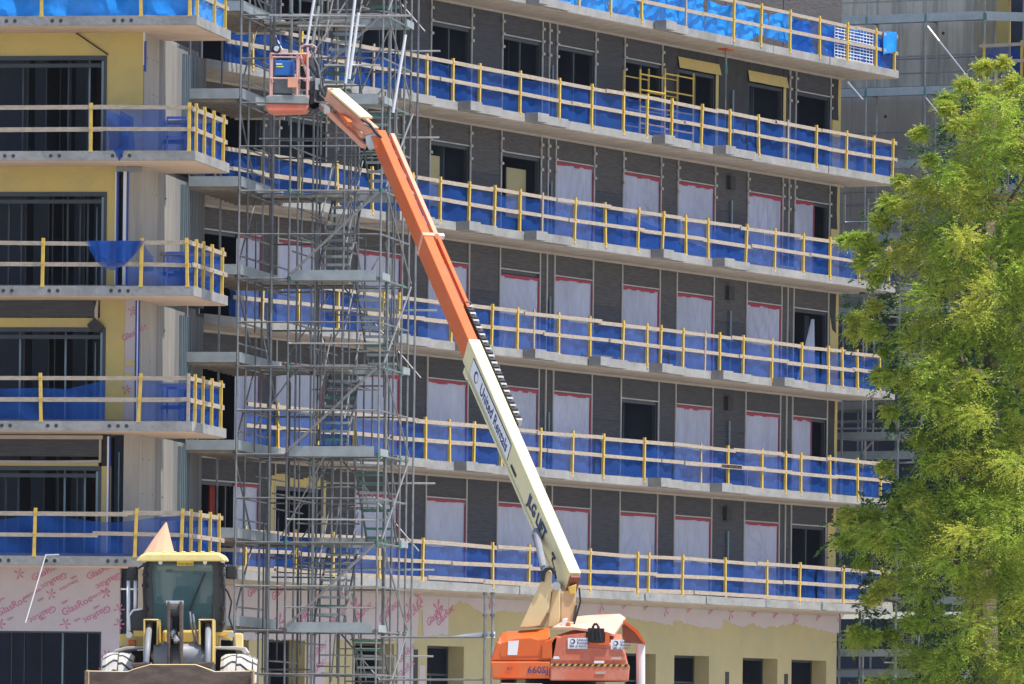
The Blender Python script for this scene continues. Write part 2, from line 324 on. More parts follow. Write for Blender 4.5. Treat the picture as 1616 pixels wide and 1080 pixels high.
for k in range(2, 7):
    z0, z1 = FLR[k], S[k + 1]; zh = z1 - .63; kn = k in (5, 6)
    xs = [X0] + [c for ww in WIN for c in ww] + [24.98]
    for i in range(0, len(xs), 2):
        a, b = xs[i], xs[i + 1]
        loose = (k == 6 and a > 13.0)
        mm = M_memb if loose or (i == len(xs) - 2) else (M_char if k in (2, 3, 6) else M_char2)
        if b - a > 1.5 and not loose and k in (3, 4, 5):
            zc_ = z0 + (z1 - z0) * .56
            box(MW, 'wall_panel', M_char, (a + .01, 0, z0), (b - .01, .14, zc_ - .008))
            box(MW, 'wall_panel', mm, (a + .01, .004, zc_), (b - .01, .14, z1 - .02))
        else: box(MW, 'wall_panel', mm, (a + .01, 0, z0), (b - .01, .14, z1 - .02))
    for (a, b), t in zip(WIN, KIND[k]):
        loose = (k == 6 and a > 13.6 and a < 20)
        box(MW, 'transom_panel', M_memb if loose else (M_char2 if k in (4, 5) else M_char), (a + .012, .002, zh + .03), (b - .012, .14, z1 - .02))
        if not loose:
            clip_strip(a, z0, z1 - .06, kn); clip_strip(b, z0, z1 - .06, kn)
            box(MW, 'head_strip', M_strip, (a + .03, -.03, zh), (b - .03, -.002, zh + .035))
        # window unit
        fr = MB()
        for q in ((a + .02, z0, a + .09, zh), (b - .09, z0, b - .02, zh), (a + .09, zh - .09, b - .09, zh - .001), (a + .09, z0, b - .09, z0 + .05)):
            fr.box((q[0], .03, q[1]), (q[2], .13, q[3]))
        c = (a + b) / 2
        wf = fr.build('window', M_frame, MW)
        if t in 'dyr' and b - a > 1.5:
            for x in [a + .3 + R.random() * .2, c + R.uniform(-.25, .25), b - .35]:
                if R.random() < .7: box(wf, 'stud', M_stud if R.random() < .5 else M_frame, (x, .5 + R.random() * .9, z0), (x + .05, 1.5, z1 - .2))
            if R.random() < .5: box(wf, 'sash', M_frame, (c - .03, .06, z0 + .05), (c + .03, .12, zh - .1))
        if t in 'pher':
            pa, pb = a + .04, b - .04
            if t == 'h': pb = a + 1.3
            if t == 'r' or (i_ := WIN.index((a, b))) == 0: pa = -9.83
            if t == 'e':
                pa = None
                def f(s_, r_):
                    zz = z0 + .0 + (zh - z0 - .25) * r_; xx = a + .25 + 1.0 * r_ + (1.35 * (1 - r_)) * s_ * .9 + .12 * s_
                    return (xx, .02 - .05 * math.sin(s_ * 9), zz)
                sheet(f, 14, 10).build('plastic_sheet', M_plas, wf, smooth=True)
            if pa is not None:
                ph = R.uniform(0, 9); am = R.choice((.008, .018, .03, .04)); kx = R.choice((5, 9, 14)); sl_ = R.choice((-1.2, 0, .8, 2)); zb = z0 + .02; zt = zh - .05 - (.1 if (k, round(a)) == (4, 4) else 0)
                cx_, cz_ = R.uniform(pa, pb), R.uniform(zt - .9, zt); fan = R.random() < .45
                def f(s_, r_):
                    x = pa + (pb - pa) * s_; z = zb + (zt - zb) * r_
                    e = math.sin(math.pi * s_) * math.sin(math.pi * min(1, r_ * 1.0))
                    if fan:
                        an = math.atan2(z - cz_, x - cx_); rr = math.hypot(z - cz_, x - cx_); q = math.sin(an * 13 + ph) * min(rr, .7) * 1.6
                    else: q = math.sin(kx * (x + sl_ * z * .4) + ph) + .7 * math.sin(kx * 2.3 * (x - sl_ * z * .25) + ph * 2)
                    return (x, .012 + am * q * e, z)
                sheet(f, 26, 26).build('plastic_sheet', M_plas, wf, smooth=True)
                # taped edge
                n_ = 8; pts = []
                tp = MB()
                for j in range(n_):
                    xa, xb = pa + (pb - pa) * j / n_, pa + (pb - pa) * (j + 1) / n_ - .004
                    tp.box((xa, -.012, zt - .02 - R.uniform(.0, .05 if k > 2 else .03)), (xb, -.004, zt + .035))
                tp.box((pb - .035, -.014, zb + .2), (pb + .015, -.005, zt - .08))
                if R.random() < .4: tp.box((pa - .015, -.014, zb + .2), (pa + .02, -.005, zt - .08))
                tp.build('red_tape', M_tape, wf)
        if t == 'h' or t == 'e':
            box(wf, 'door_leaf', M_door if t == 'h' else M_frame, (b - .5, .5, z0), (b - .2, .55, zh - .1))
        if t == 'r' or (k == 2 and a < -11):
            box(wf, 'door_leaf', M_orng2, (-11.3, .3, z0), (-10.95, .35, zh - .05)); box(wf, 'door_leaf', M_door, (-10.5, .3, z0), (-10.25, .35, zh - .05))
        if t == 'y':
            zt2 = zh + .08
            if k == 6:
                m = MB(); n_ = 10
                for j in range(n_):                              # loose yellow flap hanging out over the head
                    xa = a - .1 + (b - a + .25) * j / n_; xb = a - .1 + (b - a + .25) * (j + 1) / n_ - .001
                    m.add([(xa, -.03, zt2 + .25), (xb, -.03, zt2 + .25), (xb, -.10 - .02 * math.sin(j), zt2 - .06), (xa, -.10 - .02 * math.sin(j - 1), zt2 - .06)], [(0, 1, 2, 3)])
                m.build('yellow_flap', M_yel, MW)
                box(MW, 'yellow_jamb', M_yel, (b - .02, -.02, z0), (b + .14, -.003, zt2))
            else:
                box(MW, 'yellow_jamb', M_yel, (a - .2, -.02, z0), (a - .01, -.003, zh)); box(MW, 'yellow_jamb', M_yel, (b + .01, -.02, z0), (b + .2, -.003, zh))
                m = MB(); n_ = 12
                for j in range(n_):
                    xa = a - .2 + (b - a + .4) * j / n_; xb = xa + (b - a + .4) / n_ - .001
                    h1 = .26 + .06 * math.sin(j * .9); m.box((xa, -.03, zh), (xb, -.004, zh + h1))
                m.build('yellow_head_board', M_yel, MW)
    for x in (6.77, 21.59): clip_strip(x, z0, z1 - .06, kn, .06)
    # downpipes
    zz = z1 - .95
    rod(MW, 'downpipe', M_stud, (17.81, -.07, z0), (17.81, -.07, zz), .035, 8)
    box(MW, 'vent_box', M_memb, (17.62, -.12, z1 - .65), (17.95, -.002, z1 - .28)) if k < 6 else None
    for x in (6.95, 21.75): box(MW, 'downpipe_chase', M_memb, (x - .09, -.02, z0), (x + .02, -.002, z1 - 1.3))
    rod(MW, 'downpipe', M_stud, (6.87, -.07, z0), (6.87, -.07, z1 - 1.2), .03, 8)
    # end of wall: torn black membrane, yellow board, steel studs
    box(MW, 'yellow_end_board', M_yel, (24.42, -.018, z0), (24.97, -.002, z1 - .03))
    ln = {6: 1.25, 5: 1.3, 4: 1.2, 3: 2.2, 2: .5}[k]
    m = MB(); m.prism([(24.36, -.03, z1 - .03), (24.78, -.03, z1 - .03), (24.75, -.03, z1 - ln * .6), (24.8, -.03, z1 - ln), (24.55 if k == 4 else 24.38, -.03, z1 - ln + (.0 if k != 4 else .1)), (24.36, -.03, z1 - ln * .5)], (0, .01, 0)); m.build('torn_membrane', M_memb, MW)
    for j in range(5):
        box(MW, 'end_stud', M_stud, (25.08, .1 + j * .28, z0), (25.15, .16 + j * .28, z1))
    # rooms behind
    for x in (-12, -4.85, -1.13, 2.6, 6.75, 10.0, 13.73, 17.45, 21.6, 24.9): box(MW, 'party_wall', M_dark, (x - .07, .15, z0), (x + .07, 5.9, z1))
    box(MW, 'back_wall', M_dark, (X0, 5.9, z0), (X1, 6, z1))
# yellow panels added to paint in the reflection in two 5th-floor windows
for a, b in ((.3, 1.35), (5.1, 6.2)):
    box(MW, 'yellow_reflection', M_yel2, (a, .35, FLR[5] + .6), (b, .38, S[6] - .95))
# top storey wall behind the tarpaulins
for a, b in ((X0, 9.3), (9.35, 13.0), (13.05, 17.4), (17.45, 21.1), (21.15, 25.0)):
    box(MW, 'wall_panel', M_char if a < 9 else M_cwall if a > 30 else M_char2, (a, 0, FLR[7]), (b, .14, FLR[7] + 3.2))
# ground floor wall
GW = [(-9.6, -8.3), (-7.3, -5.2), (-3.0, -.6), (.25, 2.45), (4.4, 6.3), (7.3, 9.2), (11.5, 13.4), (14.3, 16.4), (18.7, 20.9), (22.0, 24.2)]
def tuv(u, v): return FM.hy(u, v, 0)
GW = [(-11.0, -9.0)] + [(tuv(a, v).x, tuv(b, v).x) for a, b, v in ((420, 481, 1040), (560, 622, 1040), (674, 732, 1040), (790, 840, 1040), (905, 955, 1040), (986, 1035, 1040), (1064, 1119, 1050), (1172, 1227, 1050), (1249, 1304, 1055))]
xs = [X0] + [c for q in GW for c in q] + [X1]
zg = 2.42
for i in range(0, len(xs), 2): box(MW, 'ground_wall_board', M_yel2, (xs[i], 0, 0), (xs[i + 1], .5, zg))
for i, (a, b) in enumerate(GW):
    box(MW, 'ground_wall_board', M_yel2, (a, .001, zg), (b, .5, S[2] - .02))
    f_ = MB().box((a, .46, 0), (a + .06, .5, zg)).box((b - .06, .46, 0), (b, .5, zg)).box((a + .06, .46, zg - .06), (b - .06, .5, zg)).box(((a + b) / 2, .46, 0), ((a + b) / 2 + .05, .5, 1.7)).box((a + .06, .46, 1.65), (b - .06, .5, 1.7)).build('window', M_frame, MW)
for i in range(0, len(xs), 2): box(MW, 'ground_wall_board', M_yel2, (xs[i], .002, zg), (xs[i + 1], .5, S[2] - .02)) if xs[i + 1] > xs[i] else None
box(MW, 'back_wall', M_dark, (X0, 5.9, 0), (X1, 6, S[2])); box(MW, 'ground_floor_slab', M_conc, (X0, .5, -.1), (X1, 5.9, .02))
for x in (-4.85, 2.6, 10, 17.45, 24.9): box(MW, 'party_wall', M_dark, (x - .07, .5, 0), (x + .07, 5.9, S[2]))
for u in (1147, 1240, 655): a = tuv(u, 1060).x; box(MW, 'slot', M_memb, (a - .1, -.012, 0), (a + .13, -.001, 2.0 if u != 655 else 2.3))
# printed pale board along the top of the ground floor with a ragged lower edge (u,v survey points)
edge_pts = [(300, 1010), (560, 1010), (640, 1008), (650, 1006), (658, 1006), (661, 962), (666, 962), (668, 1006), (707, 1000), (708, 962), (724, 948), (740, 955), (760, 968), (790, 966), (812, 965), (850, 968), (890, 966), (940, 972), (990, 975), (1005, 978), (1040, 984), (1062, 986), (1063, 978), (1085, 986), (1110, 991), (1138, 992), (1141, 978), (1165, 990), (1190, 984), (1204, 992), (1230, 988), (1250, 984), (1265, 988), (1290, 994), (1324, 1000)]
pm_ = MB()
for (u0, v0), (u1, v1) in zip(edge_pts, edge_pts[1:]):
    p, q = tuv(u0, v0), tuv(u1, v1)
    if q.x - p.x < .03: continue
    n_ = max(1, int((q.x - p.x) / .25))
    for j in range(n_):
        xa = p.x + (q.x - p.x) * j / n_; xb = p.x + (q.x - p.x) * (j + 1) / n_; za = p.z + (q.z - p.z) * j / n_; zb = p.z + (q.z - p.z) * (j + 1) / n_
        if n_ > 1 or 1: za += R.uniform(-.04, .04); zb += R.uniform(-.04, .04)
        pm_.add([(xa, -.006, za), (xb, -.006, zb), (xb, -.006, S[2] - .08), (xa, -.006, S[2] - .08)], [(0, 1, 2, 3)])
pm_.build('pale_board', M_pink, MW)
for a, b, z0_, z1_ in ((485, 513, 0, 3.0), (514, 524, 1.9, 3.0), (628, 652, 0, 3), (662, 671, 0, 1.9)):
    box(MW, 'pale_board', M_pink, (tuv(a, 1040).x, -.007, z0_), (tuv(b, 1040).x, -.001, z1_))
TM = {}
def decal(parent, name, s, size, x, z, ang, y=-.011, m=None):
    key = (s, size)
    if key not in TM:
        o = text(parent, name, s, size, m or M_ink, Matrix.Identity(4)); TM[key] = o.data; bpy.data.objects.remove(o)
    o = obj(name, TM[key], parent)
    o.matrix_local = Matrix.Translation((x, y, z)) @ Matrix.Rotation(math.pi / 2, 4, 'X') @ Matrix.Rotation(math.radians(ang), 4, 'Z')
    return o
BIRD = MB()
for a in (20, 75, 150, 255, 320):
    c_, s_ = math.cos(math.radians(a)), math.sin(math.radians(a)); BIRD.add([(0, 0, 0), (.16 * c_ - .025 * s_, .16 * s_ + .025 * c_, 0), (.2 * c_, .2 * s_, 0), (.15 * c_ + .03 * s_, .15 * s_ - .03 * c_, 0)], [(0, 1, 2, 3)])
BIRDM = BIRD.mesh('printed_mark', M_ink)
def mark(parent, x, z, sc_=1, y=-.012, ang=0):
    o = obj('printed_mark', BIRDM, parent); o.matrix_local = Matrix.Translation((x, y, z)) @ Matrix.Rotation(math.pi / 2, 4, 'X') @ Matrix.Rotation(math.radians(ang), 4, 'Z') @ Matrix.Scale(sc_, 4)
def glas(parent, x, z, sz=.34, y=-.011, flip=False):
    decal(parent, 'lettering', 'GlasRoc', sz, x, z, 28 + (180 if flip else 0), y)
def inpale(x, z): return True
for u, v in ((392, 945), (430, 950), (470, 985), (520, 990), (560, 985), (600, 985), (640, 985), (675, 990), (690, 990), (500, 945), (540, 947), (655, 945)):
    p = tuv(u, v); glas(MW, p.x, p.z, .30)
for u, v in ((405, 985), (440, 985), (560, 960), (645, 960), (690, 962), (610, 960), (480, 985), (660, 940), (774, 945)):
    p = tuv(u, v); mark(MW, p.x, p.z, 1.5)
for u in range(948, 1330, 34):
    p = tuv(u, 955 + (u - 948) * .062)
    if (u // 34) % 3: decal(MW, 'lettering', 'GlasRoc', .2, p.x, p.z - .1, 30)
    else: mark(MW, p.x, p.z, 1.2)
for v in (1030, 1055):
    for u in (487, 630): p = tuv(u, v); glas(MW, p.x, p.z - .3, .28)

# main wing guardrails
POSTS = {7: [780, 870, 913, 963, 1012, 1082, 1157, 1200, 1246, 1293, 1337, 1382, 1411],
 6: [398, 474, 531, 589, 673, 714, 756, 820, 882, 933, 983, 1020, 1059, 1106, 1151, 1197, 1243, 1287.5, 1335, 1378, 1408],
 5: [338, 414, 471, 532, 587, 650, 694, 739, 779.5, 819.5, 855, 906, 955, 1006, 1044.5, 1082, 1117, 1176, 1222, 1267, 1309, 1355, 1402],
 4: [413, 471, 533, 603, 628, 711, 738, 775, 815.5, 842, 881, 930.5, 982, 1020.5, 1041.5, 1077, 1112, 1135, 1172, 1217.5, 1264, 1307, 1329, 1353, 1388],
 3: [438, 500, 559, 671, 709, 747, 790, 852, 902.5, 951, 1016, 1106, 1148.5, 1202, 1239, 1263.5, 1309.5, 1353, 1389],
 2: [386, 466, 525, 598, 666, 777, 834, 930, 1005, 1022.5, 1076, 1144, 1210, 1261, 1330, 1390]}
RL = {7: 'topmost guardrail of the charcoal wing, hung with bright blue crumpled tarpaulin', 6: 'blue-netted guardrail on the deck with the yellow rolling scaffold, charcoal wing',
      5: 'blue-netted guardrail two decks under the bright tarpaulin on the charcoal wing', 4: 'blue-netted guardrail crossed by the orange middle of the boom, charcoal wing',
      3: 'blue-netted guardrail crossed by the white sticker of the boom, charcoal wing', 2: 'lowest guardrail of the charcoal wing, just above the tan ground floor'}
ye = -1.47
for k in range(2, 8):
    g_ = empty('guardrail', Frame(*FM.w(0, 0, 0).xy, 62.2), RL[k], 'guardrail', 'guardrails of the charcoal wing'); g_.location.z = FLR[k]
    for u in POSTS[k]:
        vv = 1200 - (FLR[k] + .5) * 12000 / (197.3 + (u - 673) * .034)
        x = min(FM.hy(u, vv, ye).x, XE - .05)
        tim = (k, u) in ((3, 1106), (4, 842), (4, 1112), (7, 1082), (6, 1243)) or R.random() < .04
        obj('post', POSTP if tim else POST, g_, (x, ye, 0), (R.gauss(0, .012), R.gauss(0, .02), 0))
    xa = FM.hy(POSTS[k][0], 600, ye).x - 1.5; xb = XE - .02
    rails(g_, (xa, ye + .05), (xb, ye + .05), 0)
    rails(g_, (XE - .06, ye), (XE - .06, -.1), 0)
    obj('post', POST, g_, (XE - .06, -.5, 0))
    if k == 2: rails(g_, (xa, ye + .05), (xb, ye + .05), 0, heights=(.07,), h=.12)
    if k == 7:
        sheetz = [(xa, 7.7), (7.75, 13.4), (13.5, 17.3), (17.35, 20.2), (21.0, 24.9)]
        for a, b in sheetz:
            ph = R.uniform(0, 9)
            def f(s_, r_):
                x = a + (b - a) * s_; q = math.sin(x * 3.1 + ph + 3 * r_) + .6 * math.sin(x * 7.7 - r_ * 5) + .4 * math.sin(x * 15 + r_ * 9 + ph)
                tp = 1.0 - .12 * abs(math.sin(x * 1.1 + ph)); bt = .0 + (.25 * max(0, math.sin(x * .9 + ph)) if a > 12 else 0)
                return (x, ye + .14 + .05 * q, bt + (tp - bt) * r_ - .03 * math.sin(x * 4))
            sheet(f, int((b - a) * 9), 12).build('tarpaulin', M_tarp, g_, smooth=True)
        net(g_, (18.9, ye), (25.6, ye), 0, M_net)
        def f(s_, r_): return (24.6 + 1.0 * s_, ye - .05 + .06 * math.sin(s_ * 7), .35 + (.72 - .25 * s_) * r_ + .25 * s_)
        sheet(f, 10, 8).build('tarpaulin', M_tarp, g_, smooth=True)
    elif k == 5:
        net(g_, (xa, ye), (12.0, ye), 0, M_net, seg=5.3)
        net(g_, (12.0, ye), (17.2, ye), 0, M_net, topfn=lambda t: .93 if t > 0 else .9, seg=9)
        net(g_, (17.2, ye), (xb, ye), 0, M_net)
        for a, b in ((8.2, 12.3), (9.0, 13.6), (13.9, 16.0)):
            net(g_, (a, ye + .03), (b, ye + .03), 0, M_net, top=.0, topfn=lambda t, L=b - a: .85 - .6 * t / L, bot=.05, seg=9, amp=.02)
    else:
        net(g_, (xa, ye), (xb, ye), 0, M_net, seg=4.9)
    net(g_, (XE - .03, ye), (XE - .03, -.2), 0, M_net)
    loose = {3: [(1083, 727, 1172, 734), (1140, 740, 1210, 748)], 4: [(934, 562, 990, 570), (990, 570, 1035, 575)], 5: [(1196, 672, 1290, 690)], 2: [(940, 932, 1010, 936)]}.get(k, [])
    for (u0, v0, u1, v1) in loose:
        a, b = FM.hy(u0, v0, ye - .1), FM.hy(u1, v1, ye - .1); z_ = .5 if k == 3 else .06
        plank(g_, 'loose_plank', M_wood, (a.x, ye + (-.06 if k == 3 else .22), z_), (b.x, ye + (-.06 if k == 3 else .3), z_ + .03), .04, .11)
    for q_ in range(7):
        x = R.uniform(-6, 24); plank(g_, 'loose_plank', M_wood, (x, ye + .35, .03), (x + R.uniform(.6, 2.2), ye + R.uniform(.3, .6), .03), .12, .04)

# ------------------------------------------------------------------ LEFT BLOCK
LB = empty('building_block', FL, 'yellow-sheathed hotel block with large dark openings and stacked balconies, left edge', 'building')
XL = -9.0; YW = 1.6; XC = -1.58; YB = 3.75
hl = lambda u, v=300: FL.hy(u, v, YW).x
for k in range(2, 7):
    MB().prism([(XL, 0, S[k]), (0, 0, S[k]), (0, YB, S[k]), (XC - .33, YB, S[k]), (XC - .33, 9.0, S[k]), (XL, 9.0, S[k])], (0, 0, T)).build('slab', M_conc, LB)
    MB().prism([(XL, .04, S[k] - .002), (-.04, .04, S[k] - .002), (-.04, YB - .04, S[k] - .002), (XL, YB - .04, S[k] - .002)], (0, 0, -.01)).build('soffit', M_soffL, LB)
    for x0 in ((-4.8, -4.58, -4.38), (-3.5, -3.3), (-2.05, -1.85, -1.65)):
        for x in x0:
            p = MB().tube((x + .12, -.004, S[k] + .11), (x + .12, .02, S[k] + .11), .045, 10); p.build('anchor_hole', M_hole, LB)
    box(LB, 'ledge_board', M_wood, (XL, YW - .35, FLR[k]), (-1.7, YW - .3, FLR[k] + .1))
# side wall & front return of the concrete shear wall
conc_left = {5: -1.58, 4: hl(203), 3: hl(223), 2: hl(200), 1: hl(222)}
for k in range(1, 6):
    z0 = FLR[k] if k > 1 else 0; z1 = S[k + 1]
    xc = -1.58 if k == 5 else conc_left[k] if k > 1 else hl(225)
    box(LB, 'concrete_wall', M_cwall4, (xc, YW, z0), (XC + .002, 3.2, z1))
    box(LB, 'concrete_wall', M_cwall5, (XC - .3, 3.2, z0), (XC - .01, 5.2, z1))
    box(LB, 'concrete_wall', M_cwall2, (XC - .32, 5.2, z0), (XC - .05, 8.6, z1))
    for y in np.arange(5.9, 7.1, .2): box(LB, 'side_stud', M_stud if R.random() < .85 else M_galv, (XC - .045, y, z0), (XC + .03, y + .05, z1 - .1))
    for y in (1.95, 2.6, 3.0, 4.1):
        for z in (z0 + .7, z0 + 1.5, z0 + 2.3):
            if R.random() < .6: MB().tube((XC - .01, y, z), (XC + .006, y, z), .02, 8).build('tie_hole', M_hole, LB)
# upper wall behind the top tarpaulin
box(LB, 'upper_wall', M_cwall, (XL, YW, FLR[6]), (XC, 3, FLR[6] + 3))
ou = {5: 169, 4: 169, 3: 167, 2: 160}
hv = {5: 88, 4: 303, 3: 517, 2: 736}
ye_ = {5: 226, 4: 183, 3: 197, 2: 174}
for k in range(2, 6):
    z0, z1 = FLR[k], S[k + 1] - .012
    xo = FL.hy(ou[k], hv[k], YW).x; zt = FL.hy(ou[k], hv[k], YW).z; xy = FL.hy(ye_[k], hv[k], YW).x
    if k == 5: xy = XC - .01
    box(LB, 'yellow_board', M_yel, (xo, YW, z0), (xy, YW + .12, zt))
    if k in (4, 5): box(LB, 'yellow_board', M_yel, (XL, YW, zt), (xy, YW + .12, z1))
    if k == 3:
        box(LB, 'yellow_board', M_yel, (XL, YW, zt), (xy, YW + .12, zt + .22)); box(LB, 'yellow_board', M_yel, (hl(160), YW + .001, zt + .22), (xy, YW + .12, z1))
        m = MB().box((XL, YW - .06, zt + .24), (hl(150), YW - .003, z1 - .02)); m.prism([(hl(150), YW - .05, z1 - .02), (hl(160), YW - .05, z1 - .3), (hl(150), YW - .05, zt + .2)], (0, .03, 0)); m.build('dark_board', M_char, LB)
        m = MB().prism([(hl(152), YW - .07, z1 - .25), (hl(156), YW - .07, z1), (hl(158), YW - .07, z1 - .02), (hl(157), YW - .07, zt + .05), (hl(154), YW - .07, zt + .05)], (0, .03, 0)); m.build('hanging_strip', M_trim, LB)
        m = MB().prism([(hl(141), YW - .1, zt + .05), (hl(153), YW - .1, zt + .22), (hl(168), YW - .1, zt + .02), (hl(160), YW - .1, zt - .12), (hl(150), YW - .1, zt - .1)], (0, .06, 0)); m.build('torn_membrane', M_memb, LB)
        box(LB, 'pale_board', M_pink, (xy + .004, YW, FLR[3]), (hl(216), YW + .1, z1))
        for zz in (FLR[3] + 1.05, FLR[3] + 1.35, FLR[3] + .55): box(LB, 'yellow_patch', M_yel, (xy + .01, YW - .012, zz), (hl(216) - (.12 if zz < FLR[3] + 1 else .0), YW - .001, zz + (.12 if zz > FLR[3] + 1 else .3)))
        glas(LB, hl(197), z1 - .95, .2, YW - .012); mark(LB, hl(211), z1 - .25, .6, YW - .012); mark(LB, hl(203), FLR[3] + .8, .6, YW - .015)
        for u, mm in ((217, M_blueA), (219, M_white), (221, M_blueA)): box(LB, 'corner_profile', mm, (hl(u), YW - .02 - .004 * (u % 2), z0), (hl(u + 1.8), YW + .1, z1))
    if k == 2:
        box(LB, 'dark_board', M_char, (XL, YW - .04, zt + .22), (hl(161), YW - .002, z1 - .12))
        box(LB, 'cream_trim', M_trim, (XL, YW - .05, z1 - .12), (hl(167), YW, z1 - .03)); box(LB, 'cream_trim', M_trim, (hl(161.5), YW - .05, zt + .1), (hl(165), YW, z1 - .125))
        m = MB()
        for j in range(12):
            xa = XL + (hl(165) - XL) * j / 12; xb = XL + (hl(165) - XL) * (j + 1) / 12; dz = .07 * math.sin((j / 12) * 3.1 + 2.4); dz2 = .07 * math.sin(((j + 1) / 12) * 3.1 + 2.4)
            m.prism([(xa, YW - .07, zt + .13 + dz), (xb, YW - .07, zt + .13 + dz2), (xb, YW - .07, zt + .19 + dz2), (xa, YW - .07, zt + .19 + dz)], (0, .05, 0))
        m.build('bowed_batten', M_trim, LB)
        box(LB, 'yellow_board', M_yel, (XL, YW - .001, zt), (hl(160), YW + .1, zt + .1))
        box(LB, 'dark_gap', M_memb, (hl(165), YW + .05, zt), (hl(174), YW + .1, z1)); box(LB, 'dark_gap', M_dark, (hl(178), YW + .5, z0), (hl(200), YW + .6, z1))
        box(LB, 'corner_profile', M_white, (hl(174.3), YW - .03, z0), (hl(177), YW + .1, z1 - .05)); box(LB, 'corner_profile', M_blueA, (hl(177), YW - .02, z0), (hl(179), YW + .1, z1 - .08))
        box(LB, 'stud', M_stud, (hl(187), YW + .3, z0), (hl(189), YW + .4, z1 - .4))
    if k == 4:
        box(LB, 'corner_profile', M_white, (hl(182.2), YW - .03, z0), (hl(184), YW + .1, z1)); box(LB, 'corner_profile', M_blueA, (hl(184.2), YW - .02, z0), (hl(187), YW + .1, z1))
        box(LB, 'corner_profile', M_white, (hl(195), YW - .03, z0), (hl(200), YW + .1, z1)); box(LB, 'corner_profile', M_blueA, (hl(200.3), YW - .02, z0), (hl(203), YW + .1, z1))
        box(LB, 'dark_gap', M_dark, (hl(186), YW + .5, z0), (hl(203), YW + .6, z1)); box(LB, 'cream_trim', M_plkd, (hl(183), YW - .06, z1 - .12), (hl(223), YW - .031, z1 - .01))
    if k == 5:
        box(LB, 'corner_profile', M_white, (hl(223.5), YW - .02, z1 - .75), (hl(226.5), YW - .002, z1)); box(LB, 'corner_profile', M_blueA, (XC, YW - .02, z1 - .9), (XC + .05, YW + .04, z1 - .2))
        MB().bar((hl(118), YW - .02, z1 - .01), (hl(168), YW - .02, zt + .02), .03, .03).build('cable', M_blk, LB)
    # big opening: frame, transom, mullions, studs inside
    wn = MB().box((xo - .07, YW - .02, z0), (xo, YW + .1, zt)).box((XL, YW - .02, zt - .1), (xo - .07, YW + .1, zt)).build('window', M_frame, LB)
    box(wn, 'jamb_liner', M_stud, (xo - .13, YW + .02, z0), (xo - .075, YW + .12, zt - .12))
    box(wn, 'transom_bar', M_frame, (XL, YW + .1, zt - .26), (xo - .14, YW + .16, zt - .17))
    for u in (25, 97, 130) if k % 2 else (5, 25, 98, 118, 130): box(wn, 'mullion', M_frame if R.random() < .5 else M_stud, (hl(u), YW + .5, z0), (hl(u + 3), YW + .56, zt))
    for u in (10, 50, 62, 75, 107, 142, 150): box(wn, 'stud', M_frame, (hl(u), YW + 1.2 + R.random(), z0), (hl(u + 2), YW + 2.6, z1))
    if k in (3, 4): box(wn, 'stud', M_stud, (hl(140), YW + .8, z0), (hl(142), YW + .9, zt - .3))
    if k in (2, 5): box(wn, 'inner_partition', mat('dark_red_partition', (.05, .018, .018), .8) if 'dark_red_partition' not in MATS else MATS['dark_red_partition'], (hl(100), YW + 3, z0), (hl(155), YW + 3.1, z1))
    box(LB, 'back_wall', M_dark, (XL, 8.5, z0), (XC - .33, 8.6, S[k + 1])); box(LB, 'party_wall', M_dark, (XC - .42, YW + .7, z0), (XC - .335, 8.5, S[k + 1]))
# ground floor of the block: printed board, opening
z1 = S[2] - .012
xo = FL.hy(160, 997, YW).x; zt = FL.hy(160, 997, YW).z; xr = FL.hy(189, 950, YW).x
box(LB, 'printed_board', M_pink, (XL, YW, zt), (xr, YW + .12, z1)); box(LB, 'printed_board', M_pink, (xo, YW + .002, 0), (xr, YW + .12, zt))
box(LB, 'dark_gap', M_dark, (xr, YW + .3, 0), (hl(224), YW + .4, z1)); box(LB, 'corner_profile', M_white, (xr + .02, YW - .01, z1 - .5), (hl(224), YW + .03, z1 - .46))
wn = MB().box((xo - .04, YW + .02, 0), (xo, YW + .12, zt)).box((XL, YW + .02, zt - .04), (xo - .04, YW + .12, zt)).build('window', M_frame, LB)
for u in (10, 30, 58, 90, 130): box(wn, 'stud', M_stud if u > 80 else M_frame, (hl(u), YW + 1.0, 0), (hl(u + (3 if u == 90 else 1.5)), YW + 1.1, zt + .4))
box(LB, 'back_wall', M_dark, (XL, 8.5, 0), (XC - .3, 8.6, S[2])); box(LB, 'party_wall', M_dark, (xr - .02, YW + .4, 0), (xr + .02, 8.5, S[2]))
PXL = lambda u, v: FL.hy(u, v, YW)
for u, v, sz, a in ((-3, 974, .235, 28), (100, 973, .235, 28), (52, 918, .215, 28), (139, 916, .215, 28)):
    p = PXL(u, v); decal(LB, 'lettering', 'GlasRoc', sz, p.x, p.z, a, YW - .006)
for u, v, sz in ((86, 955, .21), (172, 955, .21), (103, 903, .2), (190, 903, .2)):
    p = PXL(u, v); decal(LB, 'lettering', 'GlasRoc', sz, p.x, p.z, 208, YW - .006)
for u, v in ((80, 938), (166, 936), (103, 985), (188, 985), (0, 985), (188, 962), (30, 906), (160, 1062), (168, 1035)): p = PXL(u, v); mark(LB, p.x, p.z, .7, YW - .007, 40 if v > 950 else 0)
for u, v in ((98, 954), (148, 962), (64, 980), (60, 950), (37, 947), (143, 947), (-2, 950), (95, 933), (12, 980), (118, 982), (112, 915)): p = PXL(u, v); decal(LB, 'lettering', 'SHEATHING' if u % 2 else 'type', .09, p.x, p.z, 28, YW - .006)

